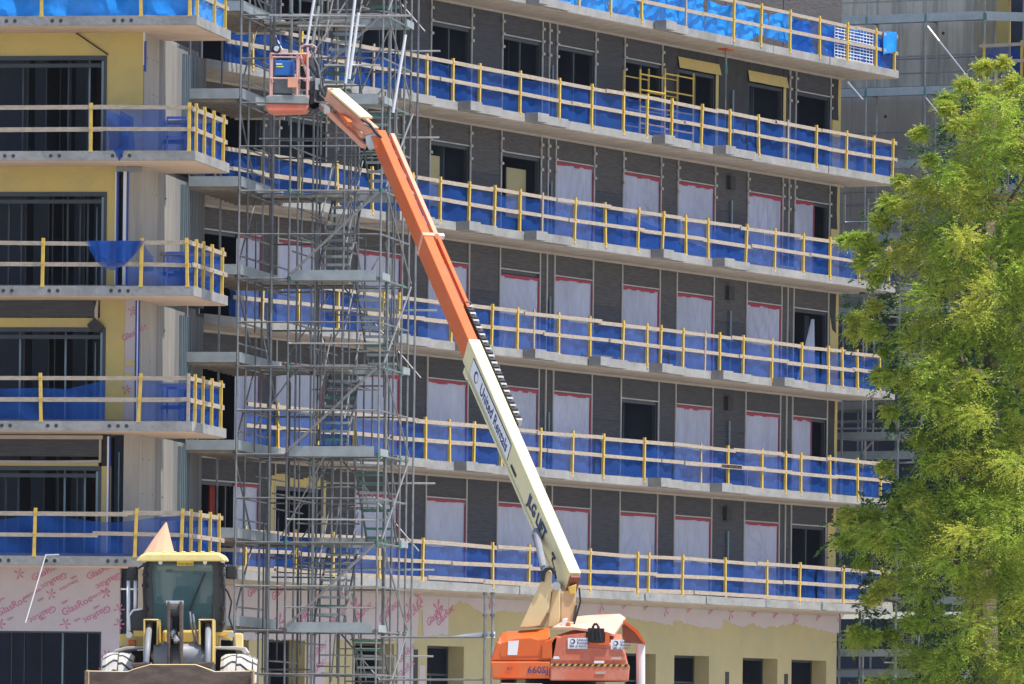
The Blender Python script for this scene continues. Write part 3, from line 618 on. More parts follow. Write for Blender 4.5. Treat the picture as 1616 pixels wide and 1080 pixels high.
# left guardrails
LF = {6: [66, 223, 300], 5: [143.5, 298.5], 4: [67, 222.5, 296], 3: [65, 219, 297], 2: [54, 213, 286]}
LS = {6: [309, 338, 355], 5: [309, 322, 336.5, 352], 4: [309, 320, 334, 350], 3: [307, 319.5, 333.5, 348], 2: [300, 315, 331, 345]}
LV = {6: 18, 5: 236, 4: 452, 3: 667, 2: 880}
LLB = {6: 'top left balcony guardrail with bright blue tarpaulin, above the uppermost yellow wall', 5: 'left balcony guardrail with torn blue net drooping over the slab edge',
       4: 'left balcony guardrail with a bundle of blue net swagged from its top rail', 3: 'left balcony guardrail with a white timber post at its corner', 2: 'lowest left balcony guardrail, behind the wheel loader cab and above the printed board'}
for k in range(2, 7):
    g_ = empty('guardrail', FL, LLB[k], 'guardrail', 'guardrails of the yellow block'); g_.location.z = FLR[k]
    for u in LF[k]:
        x = FL.hy(u, LV[k], .06).x; tim = (k, u) == (3, 297)
        obj('post', POSTP if tim else POST, g_, (x, .04, 0), (0, R.gauss(0, .015) + (.03 if k == 2 else 0), 0))
    ys = []
    for u in LS[k]:
        y = FL.hx(u, LV[k] + 12, -.05).y; y = max(.25, min(YB - .08, y)); ys.append(y)
        obj('post', POST, g_, (-.05, y, 0), (0, R.gauss(0, .012), math.pi / 2))
    rails(g_, (XL, .1), (-.08, .1), 0); rails(g_, (-.1, .05), (-.1, YB), 0)
    rails(g_, (-.1, YB - .1), (XC, YB - .1), 0)
    mt = M_tarp if k == 6 else M_net
    net(g_, (-.06, .1), (-.06, YB), 0, mt, sag=.03, name='tarpaulin' if k == 6 else 'netting')
    net(g_, (-.1, YB - .05), (XC, YB - .05), 0, mt, sag=.03, name='tarpaulin' if k == 6 else 'netting')
    if k == 6: net(g_, (XL, .15), (-.1, .15), 0, M_tarp, top=1.0, sag=.1, amp=.05, name='tarpaulin')
    hx_ = lambda u: FL.hy(u, LV[k], .12).x
    if k == 5:
        net(g_, (hx_(165), .13), (hx_(262), .13), 0, M_net, topfn=lambda t: 1.0, bot=.03)
        MB().prism([(hx_(180), -.06, .06), (hx_(200), -.07, .06), (hx_(191), -.05, -.24)], (0, .03, 0)).build('net_scrap', M_net, g_)
        for a, b in ((170, 205), (185, 212)): net(g_, (hx_(a), .17), (hx_(b), .17), 0, M_net, topfn=lambda t: .95 - .5 * t, bot=.05, amp=.08)
        net(g_, (hx_(262), .14), (-.1, .14), 0, M_net, top=.72)
    if k in (3, 4, 5):
        za, zb = .3, .74
        for a_, b_2 in (((hx_(261), .2, zb), (hx_(292), .22, zb + .06)), ((hx_(261), .2, za), (hx_(292), .22, za + .05)), ((hx_(261), .2, .05), (hx_(263.5), .22, zb)), ((hx_(290), .2, .05), (hx_(292), .22, zb))): box(g_, 'net_fold_bar', M_blueA, a_, b_2)  # bars standing for doubled folds of the blue net
    if k == 4:
        for rr in range(3):
            a, b = hx_(136 + 3 * rr), hx_(222 + 5 * rr)
            def f(s_, r_): return (a + (b - a) * (s_ + .12 * (.5 - s_) * (1 - r_)), -.02 - .03 * rr + .05 * math.sin(s_ * 16 + rr), 1.03 - (1 - r_) * (.12 + (.55 - .1 * rr) * math.sin(math.pi * s_) ** .7))
            sheet(f, 24, 8).build('net_swag', M_net, g_, smooth=True)
        net(g_, (hx_(225), .13), (hx_(243), .13), 0, M_net, topfn=lambda t: .95 - 1.2 * t, bot=.35); net(g_, (hx_(198), .14), (-.1, .14), 0, M_net, top=.5, bot=.0); net(g_, (hx_(262), .16), (-.1, .16), 0, M_net, top=.72)
    if k == 3:
        net(g_, (XL, .13), (hx_(167), .13), 0, M_net, topfn=lambda t: .66 - .1 * math.sin(t * .9) + (.3 if t > 6 else 0) * (t - 6)); net(g_, (hx_(222), .13), (-.1, .13), 0, M_net)
    if k == 2:
        net(g_, (XL, .13), (-.1, .13), 0, M_net, topfn=lambda t: .86 - .08 * math.sin(t * 2))
# bent white strip and cable tie on the lowest slab
m = MB().bar((hl(112, 885) + .1, -.03, FLR[2] + .03), (FL.hy(72, 887, -.03).x, -.03, FLR[2] + .02), .025, .025)
p = FL.hy(40, 983, -.25); m.bar((FL.hy(72, 887, -.03).x, -.04, FLR[2] + .02), (p.x, -.25, p.z), .045, .02)
tag(m.build('loose_strip', M_white), 'bent white metal strip dangling over the lowest left slab edge', 'metal strip')
bpy.data.objects['loose_strip'].location = FL.o; bpy.data.objects['loose_strip'].rotation_euler = (0, 0, FL.a)

# ------------------------------------------------------------------ RIGHT WING (turns back towards the camera beyond the charcoal wing)
RW = empty('far_wing', FW, 'raw concrete and yellow wing behind the tree at the far right', 'building')
wx = lambda u, v=100, y=0: FW.hy(u, v, y).x
for k in range(2, 9):
    z0 = FLR[k - 1] if k > 2 else 0
    if k >= 6:
        for a, b in ((-6, -2.2), (-2.19, .1), (.11, 2.4), (2.41, wx(1536))):
            box(RW, 'concrete_wall', M_cwall3 if k > 7 else M_cwall, (a, 0, FLR[k - 1]), (b, .3, FLR[k] - .012))
        box(RW, 'dark_joint', M_blueA, (wx(1536) + .01, .05, FLR[k - 1]), (wx(1541), .2, FLR[k]))
        a, b = wx(1543), wx(1590)
        box(RW, 'yellow_board', M_yel, (a, 0, FLR[k - 1]), (b, .2, FLR[k] - .012)); box(RW, 'yellow_board', M_yel, (b + .002, .001, S[k] - .4), (b + 6, .2, FLR[k] - .012))
        box(RW, 'dark_room', M_dark, (b - 4, 1.5, FLR[k - 1]), (b + 7, 1.6, FLR[k]))
    else:
        if k > 2: box(RW, 'slab', M_conc, (-6, 0.05, S[k] ), (wx(1540), 5, FLR[k]))
        box(RW, 'room_back', M_dark, (-6, 2.4, z0), (wx(1540), 2.5, S[k]))
        for x in np.arange(-3, wx(1540) - .3, .62): box(RW, 'stud', M_stud if R.random() < .35 else M_frame, (x, 1.0, z0), (x + .06, 1.1, S[k]))
        box(RW, 'yellow_board', M_yel, (wx(1543), 0, z0), (wx(1760), .2, FLR[k]))
    box(RW, 'slab', M_conc, (wx(1575), -1.4, S[k]), (wx(1575) + 5, 0, FLR[k]))
    if k not in (6, 7): continue
    g_ = empty('guardrail', FW, {6: 'guardrail of the far wing deck at the right frame edge beside the tree shoulder', 7: 'yellow post guardrail at the upper right corner, above the tree top'}[k], 'guardrail', 'guardrails of the far wing')
    g_.location.z = FLR[k]; x0 = wx(1577)
    rails(g_, (x0, -1.35), (x0 + 4.8, -1.35), 0); rails(g_, (x0, -1.3), (x0, -.1), 0)
    for x in (x0 + .1, x0 + 1.3, x0 + 2.6): obj('post', POST, g_, (x, -1.3, 0))
    net(g_, (x0, -1.3), (x0 + 4.8, -1.3), 0, M_net)
for j, (x, z) in enumerate(((wx(1398, 12), 20.9), (wx(1489, 10), 21), (wx(1398, 180), 17.9), (wx(1398, 120), 18.6))): MB().tube((x, -.006, z), (x, .01, z), .05, 8).build('tie_hole', M_hole, RW)
# scaffold in front of the far wing
SW = empty('scaffold', FW, 'grey tube scaffold with steel decks against the raw concrete far wing, top right', 'scaffold')
yo = -1.25; lev = [FW.hy(1461, v, yo).z for v in (30, 145, 262)]
dz = lev[0] - lev[1]; lev = [lev[0] - dz * i for i in range(-1, 10)]
sx = [wx(u, 60, yo) for u in (1280, 1368, 1461, 1554)]
for x in sx:
    for y in (yo, yo + .75): rod(SW, 'standard', M_galv, (x, y, 0), (x, y, lev[1] + 2.6), .03)
rod(SW, 'standard', M_galv, (sx[3] + .9, yo + .75, 0), (sx[3] + .9, yo + .75, lev[1] + 2.6), .035)
for i, z in enumerate(lev):
    for y in (yo, yo + .75):
        for dzz in ((0, .55, 1.05) if y == yo else (0, 1.05)):
            if i and (dzz == 0 or i < 3 or R.random() < .8): rod(SW, 'ledger', M_galv if dzz else M_galv2, (sx[0] - .8, y, z + dzz), (sx[3], y, z + dzz), .024)
    if i == 1:
        for dzz in (.6, 1.1): rod(SW, 'ledger', M_steel, (sx[3], yo, z + dzz), (sx[3] + .9, yo + .75, z + dzz), .024)
        plank(SW, 'toe_board', M_plankm, (sx[3], yo - .02, z + .02), (sx[3] + .95, yo + .73, z + .02), .03, .26)
    if i:
        for a, b in zip(sx, sx[1:]):
            for q in range(3): box(SW, 'deck_plank', M_plkd, (a + .02, yo + .05 + q * .235, z - .03), (b - .02, yo + .27 + q * .235, z + .03))
            box(SW, 'toe_board', M_plankm, (a + .03, yo - .04, z - .08), (b - .03, yo - .01, z + .16))
        for x in sx:
            rod(SW, 'transom', M_galv2, (x, yo, z - .04), (x, yo + .75, z - .04), .024)
            MB().tube((x, yo, z - .1), (x, yo, z + .1), .055, 8).build('coupler', M_tubeg, SW)
for (u0, v0, u1, v1) in ((1464, 42, 1530, 126), (1338, 130, 1362, 158), (1461, 155, 1494, 196), (1455, 262, 1480, 300), (1400, 672, 1360, 716)):
    a, b = FW.hy(u0, v0, yo - .06), FW.hy(u1, v1, yo - .06); rod(SW, 'brace', M_steel if v0 < 600 else M_galv, a, b, .035)
# small white corner bay between the wings
SG = empty('scaffold', FM, 'short pale tube scaffold bay tucked between the charcoal wing end and the tree', 'scaffold')
for x, y in ((26.6, .6), (26.6, -1.2), (28.2, .6), (28.2, -1.2)): rod(SG, 'standard', M_galv, (x, y, 0), (x, y, 16.0), .03)
for z in np.arange(1.2, 16, 1.0):
    for x in (26.6,): rod(SG, 'ledger', M_steel if R.random() < .5 else M_galv, (x, .9, z), (x, -1.9, z), .028)
    if R.random() < .6: rod(SG, 'ledger', M_galv2, (25.8, -1.2, z + .2), (28.6, -1.2, z + .2), .024)
for z in (2.6, 4.7, 6.8, 8.9, 11.0, 13.1):
    for q in range(4): box(SG, 'deck_plank', M_plkd, (26.7 + q * .3, -1.8, z), (26.97 + q * .3, .8, z + .06))
    box(SG, 'toe_board', M_plankm, (26.62, -1.8, z), (26.66, .8, z + .2))

# ------------------------------------------------------------------ SCAFFOLD STAIR TOWER
ST = empty('scaffold', FS, 'tall grey tube scaffold stair tower standing between the yellow block and the charcoal wing', 'scaffold')
LZ = [2.47 + 2.08 * i for i in range(-1, 9)]
top = 20.0
def std(x, y, z0=0, z1=top, r=.026, parent=None):
    parent = parent or ST; z = z0
    while z < z1 - .2:
        zz = min(z1, z + R.choice((3.0, 4.0, 5.0)))
        j = R.uniform(-.008, .008); rod(parent, 'standard', M_galv if R.random() < .6 else M_galv2, (x + j, y, z), (x - j, y, zz), r); z = zz
COLX = (-1.22, 0, 2.2); ROW = (0, .95, 2.75, 3.6)
for x in COLX:
    for y in ROW: std(x, y)
for x, y in ((1.12, .95), (1.12, 2.75), (-2.45, 0), (-2.45, 3.6), (.25, 2.0), (2.78, 1.4), (-.5, .4), (-.85, 2.0)): std(x, y)
for i in range(34):                                              # odd tubes standing inside the tower
    x, y = R.uniform(-1.3, 2.3), R.uniform(.3, 4.2); z = R.uniform(0, 15); rod(ST, 'standard', M_galv2, (x, y, z), (x, y, z + R.uniform(2, 5)), .022)
for x, y in ((.6, 4.4), (1.7, 4.4), (-.6, 4.4), (.55, 2.75), (1.65, 3.6), (-.6, .95), (1.3, 2.75), (2.2, 1.8), (.45, .9)): std(x, y, 0, R.choice((12.0, 15.5, 19.5)), .022)
for i in range(110):
    x, y, z = R.uniform(-1.2, 1.2), R.uniform(.3, 4.4), R.uniform(.5, 18.5); q = R.random()
    if q < .5: rod(ST, 'ledger', M_galv2, (x, y, z), (x + R.uniform(.8, 1.6), y, z), .02)
    elif q < .8: rod(ST, 'transom', M_galv2, (x, .9, z), (x, 4.4, z), .02)
    else: rod(ST, 'brace', M_galv, (x, y, z), (x + R.uniform(-1, 1.2), y + R.uniform(-.3, .8), z + R.uniform(1.2, 2.2)), .02)
CP = MB().tube((0, 0, -.05), (0, 0, .05), .05, 8).mesh('coupler', M_tubeg); CP2 = MB().tube((0, 0, -.04), (0, 0, .04), .045, 8).mesh('coupler_steel', M_galv2)
for i, z in enumerate(LZ):
    for y in ROW:
        for dz_ in (0, 1.05): 
            if y in (0, 3.6) or dz_ == 0: rod(ST, 'ledger', M_galv2 if R.random() < .7 else M_galv, (-1.22, y, z + dz_), (2.2, y, z + dz_), .022)
        if y == 0: rod(ST, 'ledger', M_galv if i % 2 else M_steel, (0, y, z + .55), (2.2, y, z + .55), .02) if R.random() < .5 else None
    if R.random() < .7: rod(ST, 'ledger', M_steel, (.1, 3.65, z + 1.55), (2.9, 3.65, z + 1.55), .022)
    for x in COLX:
        for dz_ in (0, .55, 1.05):
            if dz_ != .55 or x == -1.22: rod(ST, 'transom', M_galv, (x, 0, z + dz_), (x, 3.6, z + dz_), .022)
        for y in ROW: obj('coupler', CP if (x > -1 and R.random() < .7) else CP2, ST, (x, y, z))
    fr = i % 2 == 1                                              # front landing on odd list index (2.52, 6.74, ...)
    y0, y1 = (0, .95) if fr else (2.75, 3.6)
    for q in range(4):
        w4 = (y1 - y0) / 4; box(ST, 'deck_plank', M_plkd, (.05, y0 + q * w4 + .01, z - .02), (2.15, y0 + (q + 1) * w4 - .01, z + .04))
    box(ST, 'toe_board', M_plankm, (.06, y0 - .06, z - .04), (2.1, y0 - .03, z + .2)); box(ST, 'toe_board', M_plankm, (2.23, y0, z - .02), (2.26, y1, z + .15))
    # left walkway bay with timber-coloured deck underside
    for q in range(5): box(ST, 'walkway_plank', M_wood if q % 2 else M_plkd, (-2.42 + q * .24, 0, z + .1), (-2.2 + q * .24, 4.7 + (.9 if z < 14 else 0), z + .155))
    for y in np.arange(.1, 5.2, .55): box(ST, 'walkway_bearer', M_wood, (-2.43, y, z + .03), (-1.2, y + .06, z + .098))
    box(ST, 'toe_board', M_plankm, (-2.44, -.05, z + .1), (-1.25, -.02, z + .34)); box(ST, 'toe_board', M_plankm, (-1.19, 0, z + .1), (-1.16, 4.9, z + .34))
    for y in (.3, 1.7): 
        for q in range(2): box(ST, 'walkway_plank', M_wood, (-1.15, y + 2.0 + q * .25, z + .02), (1.0, y + 2.23 + q * .25, z + .07))
    # face braces
    if fr and i < 9: rod(ST, 'brace', M_galv, (.05, -.07, z + .1), (2.15, -.07, z + 2.05), .032, 8)
    if i % 2 == 0: rod(ST, 'brace', M_galv2, (.6, 3.7, z + 2.1), (2.6, 3.2, z - .1), .024)
    rod(ST, 'brace', M_galv, (-1.3, .05 if i % 2 else 2.4, z + .1), (-1.3, 2.4 if i % 2 else .05, z + 2.15), .024)
    rod(ST, 'brace', M_galv, (2.28, 3.5 if i % 2 else .2, z + .1), (2.28, .2 if i % 2 else 3.5, z + 2.1), .024)
    if i < 9:                                                    # stair flight up to the next landing
        xa = .5 if fr else 1.45; zz0, zz1 = z, LZ[i] + 2.08
        n_ = 9
        for t in range(1, n_ + 1):
            f_ = t / (n_ + 1); y = (.95 + 1.8 * f_) if fr else (2.75 - 1.8 * f_)
            box(ST, 'tread', M_tubeg if R.random() < .2 else M_tread, (xa, y - .12, z + 2.08 * f_ - .035), (xa + .68, y + .12, z + 2.08 * f_ + .02))
        ya, yb = (.9, 2.8) if fr else (2.8, .9)
        for xx in (xa - .02, xa + .7):
            rod(ST, 'stringer', M_galv2, (xx, ya, z), (xx, yb, z + 2.08), .03)
            rod(ST, 'handrail', M_galv, (xx, ya, z + .9), (xx, yb, z + 3.0), .02)
# long shiny raking tubes near the top and the speckled one on the right
def s_pt(u, v, y): return FS.hy(u, v, y)
for (u0, v0, u1, v1, y, mm) in ((561, -8, 545, 132, -.15, M_white), (566, 20, 551, 125, -.1, M_white), (497, -8, 484, 70, -.1, M_white), (503, 10, 492, 75, -.05, M_steel), (640, 55, 620, 178, .4, M_white)):
    rod(ST, 'raker', mm, s_pt(u0, v0, y), s_pt(u1, v1, y), .036, 8)
for v, a, b in ((25, 425, 650), (41, 470, 578), (103, 512, 600)): rod(ST, 'ledger', M_steel, s_pt(a, v, -.1), s_pt(b, v, -.1), .026)
# low return leg of the scaffold by the boom lift
S2 = empty('scaffold', FS, 'low scaffold rail and two short standards beside the orange boom lift body', 'scaffold')
for u in (765, 777):
    p = s_pt(u, 1000, .3); rod(S2, 'standard', M_galv, (p.x, .3, 0), (p.x, .3, s_pt(u, 936, .3).z), .034, 8)
    for v in (937, 971, 1003): obj('coupler', CP2, S2, (p.x, .3, s_pt(u, v, .3).z), None, (1.3, 1.3, .8))
for v in (1006, 1073): rod(S2, 'ledger', M_galv2, s_pt(600, v, .3), s_pt(766, v, .3), .026)
a, b = s_pt(697, 1003, .4), s_pt(776, 1000, .4); m = MB().prism([(a.x, .35, a.z - .06), (b.x, .35, b.z - .09), (b.x, .35, b.z + .05), ((a.x + b.x) / 2, .35, a.z + .04)], (0, .5, 0)); m.build('deck_plank', M_white, S2)

# ------------------------------------------------------------------ small yellow rolling scaffold on the sixth deck
YS = empty('rolling_scaffold', FM, 'small yellow frame scaffold standing on the deck before dark window', 'scaffold')
YS.location.z = FLR[6]
fr_x = {}
for (u0, u1, y) in ((1010, 1049, -1.0), (1049, 1094, -.55)):
    xa, xb = FM.hy(u0, 150, y).x, FM.hy(u1, 160, y).x; zt = FM.hy((u0 + u1) / 2, 113 if u0 < 1040 else 112, y).z - FLR[6]
    for x in (xa, xb):
        rod(YS, 'leg', M_ypost, (x, y, .1), (x, y, zt), .03, 8); rod(YS, 'leg', M_ypost, (x, y + .5, .1), (x, y + .5, zt), .03, 8)
    for f_ in (.93, .7, .45, .2):
        rod(YS, 'rung', M_ypost, (xa, y, zt * f_), (xb, y, zt * f_), .022); rod(YS, 'rung', M_ypost, (xa, y + .5, zt * f_ - .03), (xb, y + .5, zt * f_ - .03), .018)
# ceiling prop with orange head under the seventh slab
p = FM.hy(1146, 72, -.9); PR = empty('ceiling_prop', FM, 'thin prop with orange head plate pressed under the top slab', 'prop')
box(PR, 'head_plate', M_orng, (p.x - .22, -1.05, S[7] - .05), (p.x + .22, -.75, S[7] - .013)); rod(PR, 'tube', M_galv, (p.x, -.9, S[7] - .05), (p.x, -.9, S[7] - .5), .03, 8); rod(PR, 'tube', M_tubeg, (p.x, -.9, S[7] - .45), (p.x, -.9, S[7] - .7), .045, 8); rod(PR, 'tube', M_galv2, (p.x, -.9, S[7] - .7), (p.x, -.9, FLR[6]), .02, 8)
# white welded mesh panel leaning on the top deck rail
WP = empty('mesh_panel', FM, 'white welded grid panel leaning behind the top deck guardrail near its end', 'mesh panel'); WP.location.z = FLR[7]
xa, xb = FM.hy(1306, 60, -1.2).x, FM.hy(1366, 80, -1.2).x
m = MB()
for i in range(13): m.box((xa + (xb - xa) * i / 12 - .012, -1.43, .05), (xa + (xb - xa) * i / 12 + .012, -1.42, .95))
m.build('upright_wires', M_white, WP, ); m = MB()
for i in range(11): m.box((xa, -1.445, .05 + .09 * i - .01), (xb, -1.433, .05 + .09 * i + .01))
m.build('cross_wires', M_white, WP); box(WP, 'bottom_bar', M_trim, (xa - .02, -1.46, -.0), (xb + .02, -1.41, .05))

# ------------------------------------------------------------------ BOOM LIFT
BD = 160.0
base = unp(885, 1085, BD); base.z = 0
BL = empty('boom_lift', tuple(base), 'orange and cream telescopic boom lift with its boom raised in front of the building', 'boom lift')
P = lambda u, v, d=BD: unp(u, v, d) - base
def prof(pts, d, dz=0): return [P(u, v, d) + Vector((0, 0, dz)) for u, v in pts]
# chassis and wheels (below the frame)
zt = P(885, 1078).z
MB().box((-1.35, -.9, .45), (1.35, 2.4, zt - .12)).build('chassis', M_lgrey, BL, bevel=.04)
MB().box((-1.3, -1.2, .8), (-.35, .6, zt - .03)).build('chassis_cover', M_jib, BL, bevel=.06)
MB().tube((0, .8, zt - .15), (0, .8, zt + .08), .75, 24).build('slewing_ring', M_blk, BL)
for x in (-1.25, 1.25):
    for y in (-.7, 2.2):
        wl = MB().tube((x - .2, y, .5), (x + .2, y, .5), .5, 24).build('wheel', M_blk, BL, bevel=.03); MB().tube((x - .21, y, .5), (x + .21, y, .5), .25, 16).build('rim', M_cream, wl)
# counterweight / left hood
def hood(name, m, outl, d0, d1, topn, parent=BL, drop=.22, cham=.5, bev=.03):
    """outline traced round the face; points with index in topn rise back from the face edge"""
    r0 = prof(outl, d0)
    c = sum(r0, Vector()) / len(r0)
    r0i = [p.copy() for p in r0]
    for i in topn: r0i[i].z -= drop
    r1 = [p + Vector((0, cham, 0)) for p in r0]; r2 = [p + Vector((0, d1 - d0, 0)) for p in r0]
    return MB().loft([r0i, r1, r2]).build(name, m, parent, bevel=bev, smooth=False)
cw = hood('counterweight', M_orng, [(774, 1043), (784, 1012), (791, 999), (800, 996), (846, 993), (868, 990), (869, 1043)], BD - .85, BD + 1.5, (2, 3, 4, 5))
MB().prism(prof([(776, 1071), (774, 1044), (868, 1044), (868, 1071)], BD - .9), (0, 2.35, 0)).build('lower_band', M_orng2, BL, bevel=.03)
m = MB().prism(prof([(788, 1030), (793, 1014), (812, 1008), (838, 1006), (850, 1010), (850, 1036), (790, 1038)], BD - .86), (0, .05, 0)); m.build('recess_panel', M_orng, BL, bevel=.02)
MB().prism(prof([(854, 1040), (855, 1018), (860, 1012), (880, 1004), (880, 1040)], BD - .9), (0, .1, 0)).build('rib_panel', M_orng, BL, bevel=.025)
hd = hood('engine_hood', M_faded, [(869, 1050), (869, 1014), (876, 1003), (905, 994), (925, 993), (955, 999), (981, 1001), (992, 1050)], BD - .9, BD + 1.4, (3, 4, 5, 6), cham=.3)
m = MB().prism(prof([(872, 1043), (878, 1010), (890, 1003), (925, 999), (925, 1022), (982, 1025), (988, 1043)], BD - .915), (0, .03, 0)); m.build('hood_panel', M_faded, BL, bevel=.01)
MB().prism(prof([(868.5, 1074), (868.5, 1050), (994, 1051), (992, 1075)], BD - .95), (0, 2.3, 0)).build('lower_band', M_faded, BL, bevel=.025)
m = MB(); 
for i in range(13): u = 871 + i * 9.4; m.prism(prof([(u + 3, 1047.5 + i * .12), (u + 7.5, 1047.6 + i * .12), (u + 4.5, 1051 + i * .12), (u, 1051 + i * .12)], BD - .962), (0, .008, 0))
m.build('hazard_stripe_black', M_blk, BL); MB().prism(prof([(869, 1047.6), (993, 1048.8), (993, 1052.4), (869, 1051)], BD - .955), (0, .004, 0)).build('hazard_stripe', M_ypost, BL)
MB().prism(prof([(928, 991), (954, 992), (953, 1014), (928, 1013)], BD - .95), (0, .06, 0)).build('hood_opening', M_blk, BL)
MB().prism(prof([(955, 998), (962, 999), (962, 1018), (930, 1018.5), (930, 1015), (955, 1015)], BD - .957), (0, .05, 0)).build('opening_trim', M_orng, BL)
MB().path([P(*q, BD - 1.0) for q in ((934, 1012), (936, 988), (940, 984), (944, 988), (948, 1012))], .03).build('hanging_hose', M_blk, BL)
# raised hood lid
pts = [(905, 986), (880, 978), (908, 972), (975, 968.5), (986, 975), (968, 1001), (957, 998)]
m = MB(); a = prof([(906, 993), (953, 996), (968, 1001), (986, 977)], BD - .7); b = prof([(900, 975), (940, 971), (975, 969), (987, 974)], BD + .4)
f0 = prof([(872, 990), (905, 990), (955, 997), (969, 1001)], BD - .9); f1 = prof([(900, 974), (930, 971), (978, 969), (987, 975)], BD + .5)
m.v = [tuple(p) for p in f0 + f1] + [tuple(p - Vector((0, -.02, .05))) for p in f0 + f1]
m.f = [(0, 1, 5, 4), (1, 2, 6, 5), (2, 3, 7, 6), (8, 12, 13, 9), (9, 13, 14, 10), (10, 14, 15, 11), (0, 8, 9, 1), (1, 9, 10, 2), (2, 10, 11, 3), (3, 11, 15, 7), (4, 5, 13, 12), (5, 6, 14, 13), (6, 7, 15, 14), (0, 4, 12, 8)]
m.build('raised_lid', mat('sun_glare_orange_paint', (.80, .45, .34), .5), BL)  # paler orange paints in the sun's overexposure on the lid
MB().prism(prof([(982, 985), (1003, 996), (1018, 1016), (984, 1014)], BD + .3), (0, .5, 0)).build('open_flap', mat('brown_underside', (.30, .12, .07), .7), BL)
MB().prism(prof([(984, 978), (1007, 995), (1019, 1016), (1017, 1018), (1002, 998), (984, 984)], BD + .25), (0, .6, 0)).build('flap_edge', M_orng, BL)
MB().tube(P(1011, 1017, BD + .4), P(1011, 1100, BD + .4), .095, 16).build('support_post', M_sticker, BL, smooth=False)
for u, v, w_, h_ in ((896, 1007, 31, 17), (964, 1010, 21, 15)):
    MB().prism(prof([(u, v), (u + w_, v), (u + w_, v + h_), (u, v + h_)], BD - .935), (0, .012, 0)).build('sticker', M_sticker, BL)
    MB().tube(P(u + 8, v + 5.5, BD - .95), P(u + 8, v + 5.5, BD - .937), .05, 16).build('logo_disc', M_ink2, BL); MB().tube(P(u + 7, v + 5.5, BD - .955), P(u + 7, v + 5.5, BD - .951), .03, 12).build('logo_gap', M_sticker, BL)
    for j, (s_, q) in enumerate((('United', 6), ('Rentals', 11), ('800 UR RENTS', 16))):
        t = decal(BL, 'lettering', s_, .075 if j < 2 else .055, P(u + (14 if j < 2 else 3), v + q, BD).x, P(u, v + q - .3, BD).z, 0, -.94, M_ink2)
for u, v, w_, h_ in ((802, 1012, 17, 22),): MB().prism(prof([(u, v), (u + w_, v - 1), (u + w_ - 3, v + h_), (u - 1, v + h_)], BD - .87), (0, .01, 0)).build('sticker', M_sticker, BL)
for u, v in ((938, 1043), (874, 1036), (965, 1037), (940, 1060)): MB().prism(prof([(u, v), (u + 16 if u != 874 else u + 8, v), (u + 15 if u != 874 else u + 9, v + 4), (u - 1, v + 4)], BD - .965), (0, .01, 0)).build('small_label', M_sticker if u < 960 and v < 1050 else M_trim, BL)
q = P(835, 1061, BD); TM2 = decal(BL, 'lettering', '660SJ', .2, q.x - .04, q.z - .03, 0, -.915, M_ink2)
q = P(800, 1058, BD); decal(BL, 'lettering', 'JLG', .08, q.x, q.z, 0, -.915, M_ink2)
# uprights of the turntable
def pl(name, m, pts, d0, th, bev=.02): return MB().prism(prof(pts, d0), (0, th, 0)).build(name, m, BL, bevel=bev)
pl('lift_link', M_tan, [(820, 991), (855, 915), (858, 902), (864, 897), (871, 903), (871, 930), (866, 962), (852, 988), (838, 990)], BD - .5, .35)
pl('lift_link_base', M_cream, [(838, 990), (852, 978), (862, 962), (866, 970), (858, 990)], BD - .2, .3)
pl('turntable_upright', M_tan, [(864, 990), (872, 930), (876, 925), (884, 925), (884, 975), (880, 990)], BD - .35, .3)
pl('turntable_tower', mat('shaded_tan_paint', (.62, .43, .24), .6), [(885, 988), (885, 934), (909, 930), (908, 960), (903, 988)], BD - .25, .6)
pl('tower_edge', M_lgrey, [(903, 990), (908, 955), (911, 955), (907, 990)], BD - .3, .2, .004)
pl('tower_gap', M_lgrey, [(866, 985), (870, 935), (874, 930), (872, 985)], BD - .1, .1, .004)
pl('pivot_bracket', M_lyel, [(896, 926), (910, 922), (908, 938), (899, 938)], BD - .3, .5)
MB().tube(P(878, 925, BD - .55), P(878, 925, BD + .4), .09, 12).build('pivot_pin', M_steel, BL)
MB().path([P(*q, BD - .55) for q in ((856, 918), (858, 903), (864, 897), (871, 897), (876, 905))], .045).build('hose', M_blk, BL)
MB().path([P(*q, BD - .55) for q in ((914, 928), (916, 950), (906, 985))], .02).build('hose', M_blk, BL)
pl('amber_beacon', M_orng2, [(893, 990), (894, 982), (900, 982), (901, 990)], BD - .8, .1); pl('vent_cover', M_sticker, [(884, 990), (888, 977), (896, 975), (893, 990)], BD - .75, .2)
# boom axis
A0, A1 = P(900, 915, BD), P(600, 222, 172.0)
AX = (A1 - A0).normalized(); HX = AX.cross(Vector((0, 0, 1))).normalized(); TX = HX.cross(AX)   # HX points right, TX up
def at(v):                                                        # point on the boom axis that projects at image height v
    lo, hi = -.2, 1.2
    for _ in range(40):
        mid = (lo + hi) / 2; q = A0 + (A1 - A0) * mid + base - CAM
        vv = CV - F * (q.z * cR - q.x * sR) / q.y
        if vv > v: lo = mid
        else: hi = mid
    return A0 + (A1 - A0) * lo
def beam(name, m, p, q, w_, h_, ox=0, oz=0, parent=BL, bev=.02):
    vs = []
    for c in (p, q):
        for a, b in ((-1, -1), (1, -1), (1, 1), (-1, 1)): vs.append(c + HX * (ox + a * w_ / 2) + TX * (oz + b * h_ / 2))
    return MB().add(vs, [(0, 1, 2, 3), (7, 6, 5, 4), (0, 4, 5, 1), (1, 5, 6, 2), (2, 6, 7, 3), (3, 7, 4, 0)]).build(name, m, parent, bevel=bev)
W1, H1 = .27, .61
b1 = beam('base_boom', M_cream, at(922), at(553), W1, H1, bev=.03)
beam('boom_end_cap', mat('dark_red_end', (.22, .07, .05), .6), at(926), at(922.5), W1 * .8, H1 * .8, bev=.005)
